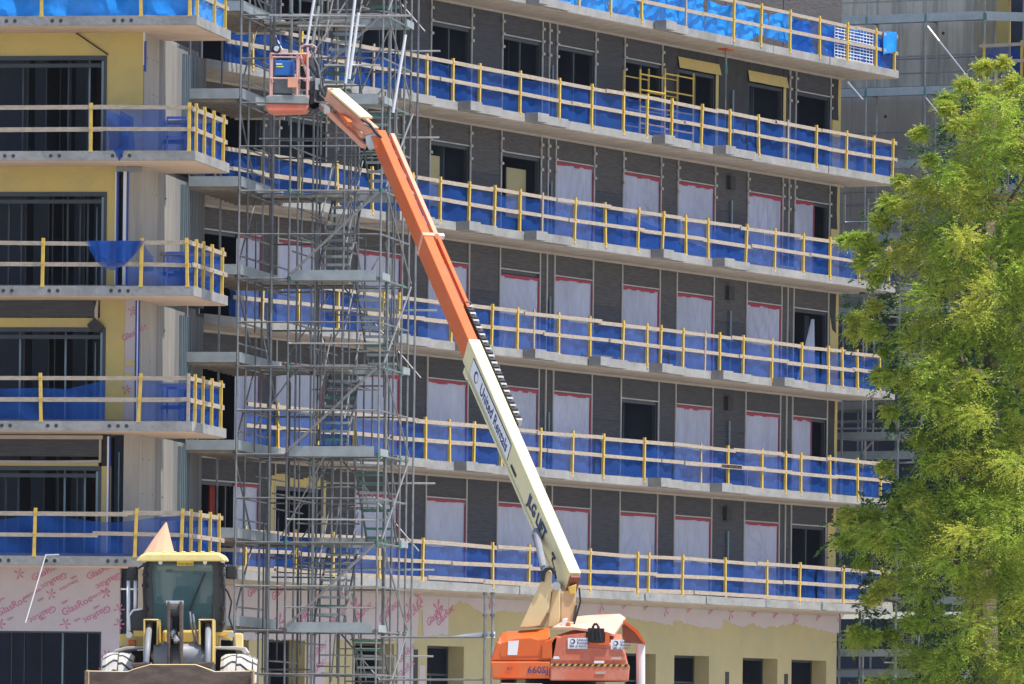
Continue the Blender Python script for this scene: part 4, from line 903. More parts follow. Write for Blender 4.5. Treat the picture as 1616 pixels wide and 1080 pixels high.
beam('boom_edge_flange', M_cream, at(880), at(570), .05, .06, -W1 / 2 - .01, -H1 / 2 - .02, bev=.01)
b2 = beam('mid_boom', M_orng, at(560), at(388), W1 * .87, H1 * .86)
beam('mid_boom_lip', M_jib, at(388), at(383), W1 * .95, H1 * .93)
b3 = beam('fly_boom', M_orng, at(392), at(218), W1 * .78, H1 * .74)
beam('hose_carrier', M_orng, at(500), at(385), .09, .12, W1 / 2 + .09, H1 / 2 - .08, bev=.01)
beam('hose_carrier', M_jib, at(392), at(225), .10, .12, W1 / 2 + .08, H1 / 2 - .1, bev=.01)
MB().bar(at(386) + HX * (W1 / 2 + .12) + TX * .2, at(382) + HX * (W1 / 2 + .12) + TX * .2, .3, .1).build('carrier_clamp', M_sticker, BL)
nk = 34
for i in range(nk):                                               # cable chain links
    a = at(492 + (682 - 492) * i / nk); b = at(492 + (682 - 492) * (i + .55) / nk)
    beam('chain_link', M_steel if i % 2 else M_blk, a, b, .13, .16, W1 / 2 + .12, H1 / 2 - .1, bev=0)
beam('chain_tray', M_blk, at(684), at(492), .03, .2, W1 / 2 + .06, H1 / 2 - .14, bev=0)
# lift cylinder
a, b = P(862, 902, BD - .1), at(802) + TX * (-H1 / 2 - .12) - HX * .1
MB().tube(a, a + (b - a) * .75, .055, 10).build('lift_cylinder_rod', M_steel, BL, smooth=True); MB().tube(P(858, 897, BD), P(846, 838, BD + 1.5), .075, 10).build('lift_cylinder', M_arm, BL)
for v in (832, 575): beam('pad', M_cream, at(v), at(v - 12), .12, .16, -.1, -H1 / 2 - .06)
# side-face lettering: plane of the left face
def face_m(v, along=0, up=0):
    p = at(v) - HX * (W1 / 2 + .012) + TX * up
    X = -AX; Y = TX; Z = -HX
    return Matrix(((X.x, Y.x, Z.x, p.x), (X.y, Y.y, Z.y, p.y), (X.z, Y.z, Z.z, p.z), (0, 0, 0, 1)))
L_ = (at(715) - at(578)).length
MX = face_m(578); MB().box((0, -.21, -.004), (L_, .21, .004), MX).build('name_sticker_rim', M_ink2, BL, bevel=0)
MX = face_m(579); MB().box((0, -.195, .0), (L_ - .03, .195, .007), MX).build('name_sticker', M_sticker, BL)
MX = face_m(590); m = MB(); m.tube(MX @ Vector((.15, 0, .008)), MX @ Vector((.15, 0, .014)), .135, 20); m.build('logo_disc', M_ink2, BL); MB().tube(MX @ Vector((.19, .01, .015)), MX @ Vector((.19, .01, .018)), .095, 20).build('logo_gap', M_sticker, BL)
t = text(BL, 'lettering', 'United Rentals', .37, M_ink2, face_m(609, up=-.12) @ Matrix.Translation((0, 0, .01)), bold=.02)
wd = max(v.co.x for v in t.data.vertices); k_ = (at(708) - at(612)).length / wd; t.matrix_local = face_m(612, up=-.12) @ Matrix.Translation((0, 0, .01)) @ Matrix.Diagonal((k_, 1, 1, 1))
t = text(BL, 'lettering', 'JLG LIFT', .38, M_ink2, face_m(786), bold=.025); wd = max(v.co.x for v in t.data.vertices); k_ = (at(848) - at(786)).length / wd
t.matrix_local = face_m(786, up=-.13) @ Matrix.Translation((0, 0, .006)) @ Matrix.Diagonal((k_, 1, 1, 1))
for v0, v1 in ((727, 745),): MB().box((0, -.16, 0), ((at(v1) - at(v0)).length, -.1, .01), face_m(v0)).build('handle_slot', M_blk, BL)
MB().path([at(885) - HX * .22 + TX * q for q in (.1, 0)] + [at(897) - HX * .25, at(905) - HX * .22 - TX * .15], .02).build('hose', M_blk, BL)
MB().box((0, -.02, 0), (.22, .03, .015), face_m(873)).build('bolt_plate', M_blk, BL)
# knuckle, jib
KD = 172.0
pl('knuckle', M_steel, [(576, 215), (590, 209), (600, 213), (598, 232), (582, 236), (578, 228)], KD - .2, .4, .02)
pl('knuckle_cheek', M_orng, [(585, 214), (603, 216), (612, 235), (604, 252), (594, 240)], KD - .3, .5, .02)
def jb(name, m, u0, v0, u1, v1, w_, h_, d0=KD, d1=173.2, dy=0): 
    a, b = P(u0, v0, d0 + dy), P(u1, v1, d1 + dy); return MB().bar(a, b, w_, h_).build(name, m, BL, bevel=.015)
jb('jib_beam', M_jib, 588, 208, 522, 152, .3, .22); jb('jib_top_plate', M_cream, 578, 186, 526, 141, .34, .06)
pl('jib_head', M_jib, [(516, 143), (524, 138), (536, 155), (538, 168), (533, 176), (525, 166)], 173.0, .35)
jb('jib_link', M_jib, 575, 231, 513, 172, .12, .12); jb('jib_link_end', M_steel, 516, 175, 508, 168, .14, .14)
jb('jib_cylinder', M_orng2, 552, 196, 533, 172, .12, .12); jb('jib_cylinder_body', M_jib, 574, 214, 550, 190, .14, .14)
MB().path([P(*q, KD - .3) for q in ((570, 188), (583, 196), (592, 208), (600, 216), (606, 224))], .035).build('hose', M_blk, BL)
MB().path([P(*q, KD - .2) for q in ((576, 196), (590, 203), (600, 222))], .03).build('hose', M_galv2, BL)
# platform mount
D3 = 173.8
pl('platform_mount', M_lgrey, [(488, 170), (488, 128), (500, 126), (503, 120), (510, 122), (511, 140), (516, 150), (510, 172), (500, 178)], D3, .5, .02)
for i in range(5): MB().path([P(492 + R.uniform(-3, 3), 80 + i * 8, D3 - .1), P(503 + R.uniform(-4, 4), 105 + i * 6, D3 - .15), P(500 + R.uniform(-5, 8), 140 + i * 5, D3 - .2), P(512, 150 + i * 3, D3)], .022).build('hose', M_blk if i % 2 else M_galv2, BL)
pl('mount_cylinder', M_steel, [(497, 123), (506, 124), (505, 143), (497, 142)], D3 - .2, .2); MB().bar(P(478, 148, D3), P(516, 141, D3), .1, .1).build('mount_arm', M_lgrey, BL)
pl('lower_bracket', M_lgrey, [(484, 165), (508, 158), (512, 166), (490, 178)], D3, .4)
# basket
BSK = MB(); D4 = 173.6
o2 = P(418, 154, D4); o3 = P(487, 154, D4)
pan = MB().prism(prof([(419, 163), (419, 153), (424, 150), (482, 150), (487, 154), (487, 164)], D4), (0, .95, 0)).build('platform_toe_guard', M_plkd, BL, bevel=.02)
MB().prism(prof([(421, 174), (419, 163.5), (487, 164.5), (486, 172), (480, 176), (430, 177)], D4 + .02), (0, .9, 0)).build('platform_floor', M_faded, BL, bevel=.03)
zr = [P(450, v, D4).z for v in (85, 124, 152)]
RAILM = mat('faded_pink_rail_paint', (.62, .36, .32), .6)
for u in (427, 469, 485):
    for y in (.03, .9): x = P(u, 100, D4).x; y0_ = P(u, 100, D4).y; MB().tube((x, y0_ + y, zr[2] - .05), (x, y0_ + y, zr[0] + (0 if u < 480 else .15)), .027, 8).build('railing_post', RAILM, BL)
x0_, x1_, yb = P(427, 100, D4).x, P(485, 100, D4).x, P(427, 100, D4).y
for z in (zr[0], zr[1]):
    MB().path([(x0_, yb, z), (x1_, yb, z), (x1_, yb + .9, z), (x0_, yb + .9, z), (x0_, yb, z)], .018).build('railing', RAILM, BL)
MB().path([P(u, v, D4 + .2) for u, v in ((473, 88), (474, 75), (481, 71), (493, 71), (499, 75), (497, 84))], .02).build('console_guard', RAILM, BL)
pl('control_console', M_orng, [(473, 86), (480, 82), (487, 88), (485, 100), (474, 101)], D4 + .3, .3); pl('console_side', M_galv2, [(485, 90), (496, 92), (498, 105), (490, 110), (484, 104)], D4 + .25, .2)
for (u0, v0, u1, v1) in ((473, 84, 486, 124), (470, 120, 483, 128), (478, 100, 486, 118)): MB().tube(P(u0, v0, D4 + .1), P(u1, v1, D4 + .1), .025).build('railing_brace', RAILM, BL)
pl('notice_plate', M_jib, [(454, 122), (470, 122), (470, 138), (454, 138)], D4 - .05, .03, .002)
pl('control_box', M_blk, [(474, 104), (484, 104), (484, 140), (474, 140)], D4 + .6, .2)
MB().tube(P(434, 79, D4), P(437, 79, D4 + .08), .1, 16).build('work_lamp', M_blk, BL); MB().tube(P(436, 77, D4 - .03), P(436.5, 77, D4 - .005), .06, 14).build('lamp_lens', M_sticker, BL)
# welder in the basket
wb = P(447, 107, D4) + base
WD = empty('welding_machine', tuple(Vector((wb.x, wb.y + .35, base.z + P(447, 119, D4).z))), 'blue welding machine strapped in the raised lift basket', 'welder')
hz_ = P(447, 95, D4).z - P(447, 119, D4).z
MB().box((-.2, -.25, 0), (.24, .3, hz_)).build('housing', M_welder, WD, bevel=.02); box(WD, 'green_stripe', M_yg, (-.16, -.257, hz_ * .55), (.0, -.251, hz_ * .63)); box(WD, 'white_mark', M_sticker, (-.17, -.257, hz_ * .72), (-.03, -.251, hz_ * .8)); box(WD, 'side_panel', M_blueA, (.16, -.258, .03), (.225, -.251, hz_ - .03))
MB().path([(-.15, 0, hz_ - .01), (-.13, 0, hz_ + .07), (.15, 0, hz_ + .07), (.17, 0, hz_ - .01)], .02).build('handle', M_blk, WD); box(WD, 'cart_frame', M_galv2, (-.22, -.2, -.4), (.2, .2, -.02))

# ------------------------------------------------------------------ WHEEL LOADER
LD = 146.0
lb = unp(284, 1100, LD); lb.z = 0
WLD = empty('wheel_loader', tuple(lb), 'yellow wheel loader facing the camera behind its brown bucket', 'loader')
Q = lambda u, v, y=0: Vector((unp(u, v, LD).x - lb.x, y, unp(u, v, LD).z))
def lp(name, m, pts, y, th, bev=.015, parent=None): return MB().prism([Q(a, b, y) for a, b in pts], (0, th, 0)).build(name, m, parent or WLD, bevel=bev)
# bucket
bo = [(149, 1120), (149.5, 1062), (212, 1063), (222, 1059), (247, 1052), (317, 1052), (334, 1058), (347, 1063), (407, 1062), (407, 1120)]
bk = MB(); r0 = [Q(a, b, -2.6) for a, b in bo]; r1 = [Q(a, b, -2.55) for a, b in bo]; bk.prism([Q(a, b, -2.5) for a, b in bo], (0, .06, 0)); bk.build('bucket', M_buck, WLD, bevel=.01)
for u in (149.5, 405.5): lp('bucket_side', M_buck, [(u - .8, 1130), (u - .8, 1062), (u + 1.6, 1062), (u + 1.6, 1130)], -3.4, .95)
MB().path([Q(a, b, -2.47) for a, b in bo[1:-1]], .014).build('bucket_lip', M_tan, WLD)
for u in (150, 406.5): MB().bar(Q(u, 1060, -2.56), Q(u, 1130, -2.56), .03, .06).build('bucket_edge', M_tan, WLD)
# tyres: lathe-like with tread blocks
def tyre(cx, y, wd=.6, r=.72):
    ring = []
    rings = []
    n = 40
    for (x, rr) in ((-wd / 2, r - .22), (-wd / 2, r - .09), (-wd / 2 + .07, r - .03), (wd / 2 - .07, r - .03), (wd / 2, r - .09), (wd / 2, r - .22)):
        rings.append([Vector((cx + x, y + rr * math.sin(2 * math.pi * i / n), r + rr * math.cos(2 * math.pi * i / n))) for i in range(n)])
    ty = MB().loft(rings).build('tyre', M_dust2, WLD)
    nb = 17; m = MB()
    for i in range(nb):
        a0 = 2 * math.pi * i / nb
        for sgn in (-1, 1):
            segs = 4; vs = []; fs = []
            for j in range(segs + 1):
                t = j / segs; x = sgn * (.012 + (wd / 2 - .015) * t); aa = a0 + (.11 if sgn > 0 else 0) + .16 * t - .06 * math.sin(t * 6.28)
                for da, rr in ((0, r - .05), (0, r - .0), (.27, r - .0), (.27, r - .05)):
                    rr2 = rr - (.06 * t ** 6); vs.append(Vector((cx + x, y - rr2 * math.sin(aa + da), r + rr2 * math.cos(aa + da))))
            for j in range(segs):
                o = j * 4; fs += [(o, o + 1, o + 5, o + 4), (o + 1, o + 2, o + 6, o + 5), (o + 2, o + 3, o + 7, o + 6)]
            fs += [(0, 1, 2, 3), (segs * 4 + 3, segs * 4 + 2, segs * 4 + 1, segs * 4)]
            m.add(vs, fs)
    m.build('tread', M_dust, ty)
    MB().tube((cx - .2, y, r), (cx + .2, y, r), .42, 20).build('rim', M_lyel, ty)
for u in (191, 376):
    tyre(Q(u, 1040).x, -.7); tyre(Q(u, 1040).x, 2.3)
MB().tube((-1.1, -.7, .72), (1.1, -.7, .72), .16, 10).build('axle', M_lgrey, WLD); MB().tube((-1.1, 2.3, .72), (1.1, 2.3, .72), .16, 10).build('axle', M_lgrey, WLD)
MB().box((-.5, -1.0, .5), (.5, 4.0, 1.3)).build('frame', M_lgrey, WLD, bevel=.04)
# fenders
for s_, pts in ((-1, [(178, 1033), (184, 1026), (200, 1021.5), (232, 1020), (232, 1024), (202, 1026), (184, 1031), (180, 1036)]), (1, [(341, 1021), (372, 1021), (388, 1022), (394, 1031), (388, 1034), (382, 1027), (341, 1025)])):
    lp('fender', M_dust, pts, -.6, .9); 
for u0, u1 in ((206, 232), (340, 372)): lp('wheel_well', M_blk, [(u0, 1028), (u1, 1026), (u1, 1062), (u0, 1062)], .1, .3)
# bodywork yellow
lp('side_box', M_lyel, [(188, 1001), (228, 1000), (228, 1021), (190, 1021)], -.1, .5); lp('side_box', M_lyel, [(342, 1000), (366, 1000), (366, 1012), (342, 1004)], -.1, .5)
lp('side_box', M_lyel2, [(370, 1000), (383, 1000), (383, 1022), (372, 1022)], -.1, .5)
lp('crossbar', M_lyel, [(212, 996), (232, 996), (232, 1006), (212, 1005)], -.4, .2); lp('crossbar', M_lyel, [(341, 996), (369, 996), (369, 1004), (341, 1005)], -.4, .2)
lp('tail_lamp', M_orng2, [(203, 1010), (215, 1011), (214, 1020), (203, 1018)], -.15, .06)
lp('front_hood', M_lyel, [(258, 1015), (258, 995), (318, 995), (318, 1015), (318, 1018), (258, 1018)], -.5, .6, .05)
for u in (206, 366): MB().tube(Q(u, 1003, -.55), Q(u, 1003, -.4), .06, 14).build('head_lamp', M_steel, WLD)
# lift arms
for a, b, c in ((232, 256, 1), (318, 342, -1)):
    o, i_ = (a, b) if c > 0 else (b, a)
    lp('lift_arm', M_lyel, [(o, 1050), (o, 981), (o + 3 * c, 980), (o + 3.6 * c, 1050)], -1.5, 1.0)
    lp('lift_arm', M_lyel, [(i_, 1020), (i_, 983), (i_ - 3 * c, 981), (i_ - 3.6 * c, 1020)], -1.5, 1.0)
    lp('arm_top', M_lyel2, [(o, 981), (i_, 982), (i_, 979.5), (o, 979.5)], -1.5, .9)
    lp('arm_gap', M_blk, [(o + 4 * c, 1050), (o + 4 * c, 984), (i_ - 4 * c, 984), (i_ - 4 * c, 1040)], -.9, .2)
    MB().tube(Q(o + 9 * c, 986, -1.3), Q(o + 7 * c, 1050, -2.2), .06, 12).build('lift_ram', M_arm, WLD, smooth=True)
    MB().tube(Q(i_ - 2 * c, 1025, -1.3), Q((i_ + 12 * c) if c > 0 else (i_ - 13), 1042, -1.2), .2, 14, .26).build('arm_tube', M_arm, WLD, smooth=True)
MB().tube(Q(248, 1035, -1.3), Q(322, 1035, -1.3), .21, 16).build('torque_tube', M_arm, WLD, smooth=True)
for u in (273, 292): lp('bellcrank', M_buck, [(u - 2.3, 1052), (u - 2.6, 956), (u - 1.5, 952), (u + 1.5, 952), (u + 2.6, 956), (u + 2.3, 1052)], -1.9, .5)
MB().tube(Q(269, 955, -1.75), Q(296, 955, -1.75), .05, 12).build('crank_pin', M_steel, WLD); MB().tube(Q(275, 966, -1.7), Q(290, 966, -1.7), .14, 14).build('tilt_eye', M_lgrey, WLD)
lp('tilt_cylinder', M_lgrey, [(276, 960), (290, 960), (288, 1000), (278, 1000)], -1.5, .4, .04); lp('crank_gap', M_blk, [(275, 1010), (290, 1010), (290, 1055), (275, 1055)], -1.4, .2)
MB().tube(Q(281, 998, -1.6), Q(286, 1015, -1.9), .06, 12).build('tilt_rod', M_steel, WLD, smooth=True); MB().tube(Q(276, 1000, -1.65), Q(281, 1006, -1.65), .12, 12).build('pin_boss', M_steel, WLD)
for i, u in enumerate((304, 309, 322)): MB().path([Q(u, 968 + i * 4, -1.3), Q(u + 2, 985, -1.35), Q(u + (9 if i < 2 else -3), 1020, -1.3)], .02).build('hose', M_steel if i < 2 else M_blk, WLD)
lp('bucket_bracket', M_buck, [(215, 1049), (240, 1048), (236, 1056), (220, 1056)], -2.3, .4); lp('bucket_bracket', M_buck, [(318, 1049), (345, 1047), (340, 1056), (322, 1056)], -2.3, .4)
# cab
gl = [(243, 980), (240, 905), (243, 889), (335, 889), (338, 905), (336, 980), (326, 1000), (252, 1000)]
lp('windscreen', M_glass, gl, -.35, .02, 0)
lp('cab_back', mat('cab_interior', (.02, .03, .035), .9), [(240, 1000), (240, 950), (338, 950), (338, 1000)], 1.2, .05)
lp('rear_window', M_glass, [(242, 950), (242, 890), (336, 890), (336, 950)], 1.2, .02, 0)
for pts in ([(232, 1000), (229, 900), (234, 886), (245, 886), (241, 905), (244, 1000)], [(336, 1000), (338, 905), (335, 886), (348, 886), (352, 900), (354, 1000)]): lp('cab_pillar', M_lgrey, pts, -.4, 1.6, .02)
lp('cab_header', M_lgrey, [(240, 890), (240, 884), (342, 884), (342, 890)], -.42, 1.6)
lp('cab_base', M_lyel, [(236, 1020), (236, 1000), (345, 1000), (345, 1020)], -.3, 1.4)
rf = [(217, 886), (224, 877), (232, 873.5), (346, 873.5), (354, 878), (358, 886)]
r_ = MB().loft([[Q(a, b, -.7) + Vector((0, 0, -.02)) for a, b in rf], [Q(a, b - 1, -.2) for a, b in rf], [Q(a, b - 2, 1.3) for a, b in rf]]); r_.build('cab_roof', M_lyel2, WLD, bevel=.03)
for u in (260, 275, 290, 305, 320, 335): lp('roof_rib', M_lyel2, [(u - 4, 874), (u - 2, 871.5), (u + 4, 871.5), (u + 6, 874)], -.5, 1.6, .01)
lp('sign_plate', M_sign, [(281, 887), (307, 887), (307, 894), (281, 894)], -.46, .02, 0); q = Q(283, 893, -.47); decal(WLD, 'lettering', 'STAY BACK', .055, q.x, q.z, 0, -.475, M_ink2)
for u in (255, 325): MB().tube(Q(u, 889, -.5), Q(u, 889, -.42), .04, 12).build('work_light', M_sticker, WLD)
lp('driver_seat', M_seat, [(269, 985), (270, 940), (273, 926), (279, 924), (299, 924), (304, 928), (306, 950), (308, 985)], .5, .25, .05); lp('seat_base', M_seat, [(262, 1000), (264, 965), (312, 965), (314, 1000)], .1, .5, .04)
MB().bar(Q(300, 965, -.38), Q(325, 905, -.38), .03, .03).build('wiper', M_blk, WLD); MB().tube(Q(272, 978, -.1), Q(292, 972, -.1), .04).build('steering_wheel', M_blk, WLD)
for u in (250, 330): lp('cab_lining', M_dust, [(u - 7, 951), (u - 4, 940), (u + 3, 938), (u + 6, 951)], .6, .1)
lp('interior_lamp', M_blk, [(262, 904), (263, 899), (274, 899), (274, 904)], -.2, .1)
for u, a in ((231, 0), (352, 0)):
    for v in (893, 908, 925, 962, 985): MB().tube(Q(u - 1 + R.uniform(-2, 2), v, -.5), Q(u + 2, v, -.42), .045, 10).build('pillar_fitting', M_blk, WLD)
MB().path([Q(*q, -.45) for q in ((236, 884), (230, 900), (229, 930), (231, 990))], .03).build('grab_rail', M_blk, WLD)
MB().path([Q(*q, -.45) for q in ((345, 884), (352, 900), (355, 940), (352, 995))], .03).build('grab_rail', M_blk, WLD)
for (a, b) in ((203.5, 214.5),):
    for u in (a, b): MB().tube(Q(u, 917, -.2), Q(u, 1000 if u < 210 else 962, -.2), .035, 12).build('exhaust_pipe', M_sticker, WLD, smooth=True)
lp('side_mirror', M_blk, [(201, 916), (203, 895), (219, 895), (218, 906), (215, 916)], -.3, .15, .03); lp('side_mirror', M_blk, [(357, 914), (358, 893), (372, 892), (375, 900), (374, 915)], -.3, .15, .03)
MB().path([Q(*q, -.3) for q in ((219, 898), (228, 893), (235, 895))], .02).build('mirror_arm', M_lgrey, WLD); MB().path([Q(*q, -.3) for q in ((358, 896), (350, 890), (344, 893))], .02).build('mirror_arm', M_lgrey, WLD)
lp('step_guard', M_lgrey, [(207, 996), (206, 975), (211, 966), (229, 961), (229, 996)], -.3, .1); MB().path([Q(*q, -.32) for q in ((206, 996), (205, 973), (211, 964), (229, 961))], .02).build('step_rail', M_sticker, WLD)
MB().path([Q(*q, -.2) for q in ((352, 925), (360, 935), (366, 950), (362, 975), (369, 995))], .018).build('hose', M_blk, WLD)
# canvas cone on the roof
cb = Q(248, 873, .6) + lb
cn = MB(); n_ = 10; bs = []
ap = Q(260, 823, .6) + lb - cb
for i in range(n_):
    a = 2 * math.pi * i / n_; rr = .31 * (1 + .05 * math.sin(i * 2.3)); bs.append(Vector((rr * math.cos(a), rr * .8 * math.sin(a), .0)))
md = [b * .60 + ap * .46 + Vector((.0, 0, -.02)) for b in bs]; md = [p + Vector((-.01, 0, 0)) for p in md]
cn.loft([bs, md, [ap + b * .04 for b in bs]])
c_ = cn.build('canvas_cone', M_peach); c_.location = cb; tag(c_, 'pale orange pointed canvas cover on the roof of the yellow loader', 'canvas cover')

# ------------------------------------------------------------------ TREES
rng = np.random.default_rng(5)
def inpoly(x, y, poly):
    c = np.zeros(len(x), bool); n = len(poly)
    for i in range(n):
        x0, y0 = poly[i]; x1, y1 = poly[(i + 1) % n]
        t = ((y0 > y) != (y1 > y)) & (x < (x1 - x0) * (y - y0) / (y1 - y0 + 1e-9) + x0); c ^= t
    return c
def foliage(name, m, parent, origin, centers, rad, per, ln, wd, droop, flat=1.0):
    """centers Nx3; each spray is a drooping twig carrying narrow leaflets"""
    N = len(centers); per_t = 14
    T_ = N * per
    c = np.repeat(centers, per, 0); r = np.repeat(rad, per)
    d = rng.normal(size=(T_, 3)); d /= np.linalg.norm(d, axis=1)[:, None]
    off_ = d * np.array([1, 1, flat]); base_ = c + off_ * (r * rng.random(T_) ** .5 * .75)[:, None]
    dirn = d * .9 + rng.normal(size=(T_, 3)) * .3 + np.array([-.12, 0, .1]); dirn /= np.linalg.norm(dirn, axis=1)[:, None]
    L = (r * (.3 + 1.0 * rng.random(T_) ** 2.2)); dirn = dirn + np.repeat(rng.normal(size=(N, 3)) * np.array([.45, .3, .12]), per, 0); dirn /= np.linalg.norm(dirn, axis=1)[:, None]
    t = np.tile(np.linspace(.1, 1, per_t), (T_, 1))
    p = base_[:, None, :] + dirn[:, None, :] * (L[:, None] * t)[..., None]
    p[..., 2] -= droop * (t ** 2) * L[:, None]
    side = np.cross(dirn, [0, 0, 1.0]); side /= np.linalg.norm(side, axis=1)[:, None] + 1e-6
    sg = np.where(np.arange(per_t) % 2, 1.0, -1.0)
    ld = side[:, None, :] * sg[None, :, None] + dirn[:, None, :] * .8 + rng.normal(size=(T_, per_t, 3)) * .35; ld[..., 2] -= .25
    ld /= np.linalg.norm(ld, axis=2)[..., None]
    up = rng.normal(size=(T_, per_t, 3)) * .6 + np.array([0, 0, 1.0]); w3 = np.cross(ld, up); w3 /= np.linalg.norm(w3, axis=2)[..., None]
    l3 = ln * rng.uniform(.6, 1.2, (T_, per_t))[..., None]; w3 = w3 * wd / 2 * rng.uniform(.7, 1.3, (T_, per_t))[..., None]
    a = p - w3 * .3; b = p + ld * l3 * .5 - w3; e = p + ld * l3; f = p + ld * l3 * .5 + w3
    V = np.stack([a, b, e, f], 2).reshape(-1, 3) - np.array(origin)
    nq = len(V) // 4
    me = bpy.data.meshes.new(name); me.vertices.add(len(V)); me.vertices.foreach_set('co', V.astype(np.float32).ravel())
    me.loops.add(nq * 4); me.loops.foreach_set('vertex_index', np.arange(nq * 4, dtype=np.int32))
    me.polygons.add(nq); me.polygons.foreach_set('loop_start', np.arange(0, nq * 4, 4, dtype=np.int32)); me.polygons.foreach_set('loop_total', np.full(nq, 4, np.int32))
    me.update(calc_edges=True); me.materials.append(m)
    o = obj(name, me, parent); o['kind'] = 'stuff'; return o
def tree(origin, label, trunkpts, limbs, name='cypress_tree'):
    t = empty(name, tuple(origin), label, 'tree')
    rings = []
    m = MB()
    for (p, r), (q, r2) in zip(trunkpts, trunkpts[1:]): m.tube(Vector(p) - origin, Vector(q) - origin, r, 10, r2)
    m.build('trunk', M_bark, t, smooth=True)
    for l in limbs:
        m = MB()
        for (p, r), (q, r2) in zip(l, l[1:]): m.tube(Vector(p) - origin, Vector(q) - origin, r, 6, r2)
        m.build('limb', M_bark, t, smooth=True)
    return t
TD = 152.0
sil = [(1558, 92), (1578, 88), (1592, 108), (1640, 112), (1700, 300), (1760, 600), (1760, 1150), (1400, 1150), (1372, 1048), (1385, 1020), (1330, 1012), (1332, 990), (1400, 985), (1420, 960), (1366, 958), (1362, 930), (1385, 905), (1345, 880), (1322, 850), (1316, 812), (1340, 796), (1395, 802), (1410, 760), (1392, 748), (1398, 728), (1440, 735), (1428, 690), (1400, 640), (1412, 628), (1395, 600), (1360, 590), (1398, 575), (1392, 560), (1352, 540), (1332, 505), (1338, 492), (1375, 500), (1372, 470), (1385, 445), (1352, 408), (1332, 385), (1336, 368), (1375, 350), (1382, 320), (1398, 300), (1430, 278), (1445, 262), (1462, 240), (1442, 210), (1448, 190), (1478, 180), (1500, 190), (1505, 175), (1474, 160), (1478, 142), (1512, 138), (1530, 118)]
gaps = [(1478, 205, 10), (1500, 250, 8), (1420, 470, 16), (1440, 430, 8), (1545, 560, 13), (1500, 600, 10), (1440, 660, 14), (1430, 720, 14), (1540, 690, 8), (1460, 1010, 16), (1530, 1060, 18), (1420, 960, 14), (1400, 1035, 14), (1600, 300, 18), (1600, 590, 14), (1450, 900, 8), (1490, 480, 8), (1400, 895, 7), (1360, 985, 6), (1420, 370, 9), (1470, 330, 8), (1410, 520, 7), (1460, 560, 12), (1390, 690, 8), (1480, 760, 12), (1450, 840, 8), (1400, 870, 8), (1530, 450, 10), (1500, 930, 14), (1440, 1060, 9)]
def centers(n, poly, D, dd, rmin, rmax, gapk=1.0):
    out = []; rr = []
    while len(out) < n:
        u = rng.uniform(1310, 1680, 400); v = rng.uniform(85, 1120, 400); ok = inpoly(u, v, poly)
        for a, b in zip(u[ok], v[ok]):
            if any((a - g0) ** 2 + (b - g1) ** 2 < (gr * gapk + 8) ** 2 for g0, g1, gr in gaps): continue
            edge = min(1.0, max(.15, (a - 1300) / 220)); d = D + rng.uniform(-1, 1) * dd * edge
            out.append(tuple(unp(a, b, d))); rr.append(rng.uniform(rmin, rmax))
            if len(out) >= n: break
    return np.array(out), np.array(rr)
# tiers: clumps gathered into bright shelves with darker gaps between
def front(n, gap):
    out = []; rr = []
    tries = 0
    while len(out) < n and tries < 14000:
        tries += 1
        u = rng.uniform(1312, 1670); v = rng.uniform(88, 1110)
        if not inpoly(np.array([u]), np.array([v]), sil)[0]: continue
        if any((u - g0) ** 2 + (v - g1) ** 2 < (gr + 16) ** 2 for g0, g1, gr in gaps): continue
        if u > 1475 and v > 330 and rng.random() < (.6 if v < 560 else .86): continue
        if any((u - a) ** 2 + ((v - b) * .86) ** 2 < gap ** 2 for a, b in out): continue
        out.append((u, v))
    out += [(1342, 822), (1360, 838), (1385, 850), (1372, 815), (1350, 1000), (1375, 1003), (1352, 376), (1372, 392), (1352, 505), (1372, 520), (1392, 590), (1402, 318), (1388, 930), (1492, 172)]
    P_ = []
    for u, v in out:
        near = min(math.hypot(u - a, v - b) for a, b in sil); r_ = min(.46, max(.2, near / 79 * .8)) * rng.uniform(.8, 1.12)
        edge = min(1.0, max(.2, (u - 1310) / 200)); P_.append(tuple(unp(u, v, TD - 1.9 * edge + rng.uniform(-.7, .7)))); rr.append(r_)
    return np.array(P_), np.array(rr)
C1, R1 = front(330, 29)
org = unp(1560, 1120, TD); org.z = 0
tp = [((unp(1556, 1180, TD).x, TD, 0), .32), (tuple(unp(1552, 900, TD)), .25), (tuple(unp(1566, 600, TD)), .18), (tuple(unp(1562, 350, TD)), .11), (tuple(unp(1572, 110, TD)), .03)]
limbs = []
for (u0, v0, u1, v1) in ((1552, 900, 1440, 850), (1556, 800, 1420, 690), (1562, 700, 1430, 560), (1564, 600, 1400, 520), (1563, 520, 1400, 400), (1562, 450, 1420, 320), (1564, 380, 1450, 260), (1568, 260, 1490, 160), (1552, 960, 1400, 1010), (1555, 1000, 1380, 940), (1556, 850, 1660, 700), (1565, 560, 1680, 450), (1566, 420, 1640, 250), (1552, 1040, 1480, 990), (1552, 700, 1500, 420)):
    a = unp(u0, v0, TD); b = unp(u1, v1, TD + R.uniform(-1.2, 1.2)); mdp = (a + b) / 2 + Vector((R.uniform(-.2, .2), R.uniform(-.2, .2), R.uniform(-.1, .3))); limbs.append([(a, .07), (mdp, .045), (b, .015)])
T1 = tree(org, 'tall yellow-green feathery cypress tree in front of the wing end, right edge', tp, limbs)
foliage('crown', M_leafA, T1, org, C1, R1, 150, .07, .02, .35, .5)
C4, R4 = centers(230, sil, TD + .8, 1.0, .25, .42, 1.4); foliage('inner_shade_crown', M_leafB, T1, org, C4, R4, 18, .12, .04, .4)  # darker leaf colour paints in the shade inside the cypress crown
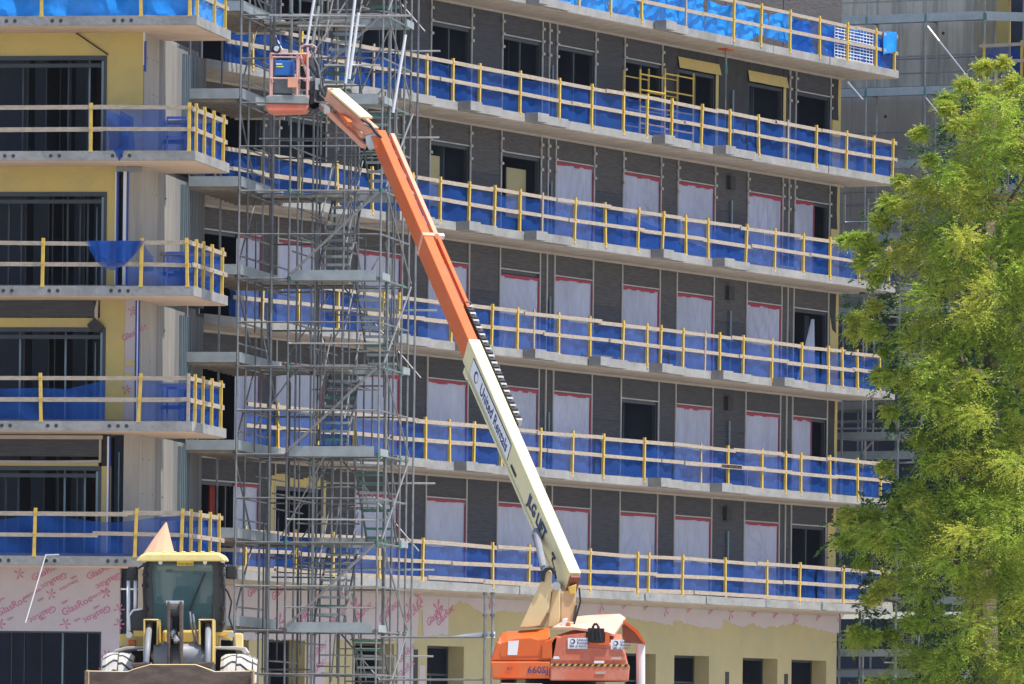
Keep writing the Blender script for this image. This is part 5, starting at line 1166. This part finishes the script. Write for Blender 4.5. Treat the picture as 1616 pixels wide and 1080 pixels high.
# vines and twigs in its shadowed heart
viv = [(1400, 560), (1600, 480), (1600, 760), (1540, 800), (1450, 760), (1400, 700), (1440, 690), (1410, 640)]
C2, R2 = centers(120, viv, TD - .6, 1.2, .15, .3)
foliage('vine_leaves', M_leafC, T1, org, C2, R2, 7, .085, .075, .6)
m = MB()
for i in range(70):
    u, v = R.uniform(1420, 1610), R.uniform(520, 1070); a = unp(u, v, TD + R.uniform(-1, .5)); b = a + Vector((R.uniform(-.5, .5), R.uniform(-.3, .3), R.uniform(-.7, .3))); m.tube(a, (a + b) / 2 + Vector((.05, 0, .06)), .012, 4); m.tube((a + b) / 2 + Vector((.05, 0, .06)), b, .009, 4)
m.v = [tuple(Vector(p) - org) for p in m.v]; o = m.build('bare_twigs', mat('pale_twig', (.30, .26, .22), .8), T1); o['kind'] = 'stuff'
TD2 = 158.0
sil2 = [(1500, 350), (1640, 300), (1760, 500), (1760, 1150), (1440, 1150), (1470, 960), (1440, 760), (1470, 620), (1480, 450)]
C3, R3 = centers(300, sil2, TD2, 1.6, .3, .55, 1.2)
org2 = unp(1620, 1120, TD2); org2.z = 0
tp2 = [((unp(1600, 1180, TD2).x, TD2, 0), .28), (tuple(unp(1590, 800, TD2)), .2), (tuple(unp(1612, 380, TD2)), .06)]
T2 = tree(org2, 'dark green bushy tree behind the yellow-green cypress at the right edge', tp2, [[(unp(1590, 800, TD2), .06), (unp(1500, 650, TD2), .02)], [(unp(1592, 900, TD2), .06), (unp(1490, 880, TD2), .02)], [(unp(1600, 600, TD2), .05), (unp(1540, 430, TD2), .02)]], 'leafy_tree')
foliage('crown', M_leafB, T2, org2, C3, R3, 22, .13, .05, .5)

# ------------------------------------------------------------------ thin summer haze
hm = bpy.data.materials.new('haze'); hm.use_nodes = True; nn_ = hm.node_tree.nodes; nn_.clear()
pv = nn_.new('ShaderNodeVolumePrincipled'); pv.inputs['Color'].default_value = (.82, .88, 1, 1); pv.inputs['Density'].default_value = .00005; ou_ = nn_.new('ShaderNodeOutputMaterial')
hm.node_tree.links.new(pv.outputs[0], ou_.inputs['Volume'])
hz = MB().box((-402, -62, -3.1), (402, 642, 32)).build('haze', hm); hz['kind'] = 'stuff'; hz['label'] = 'thin pale summer haze over the whole site'; hz['category'] = 'haze'
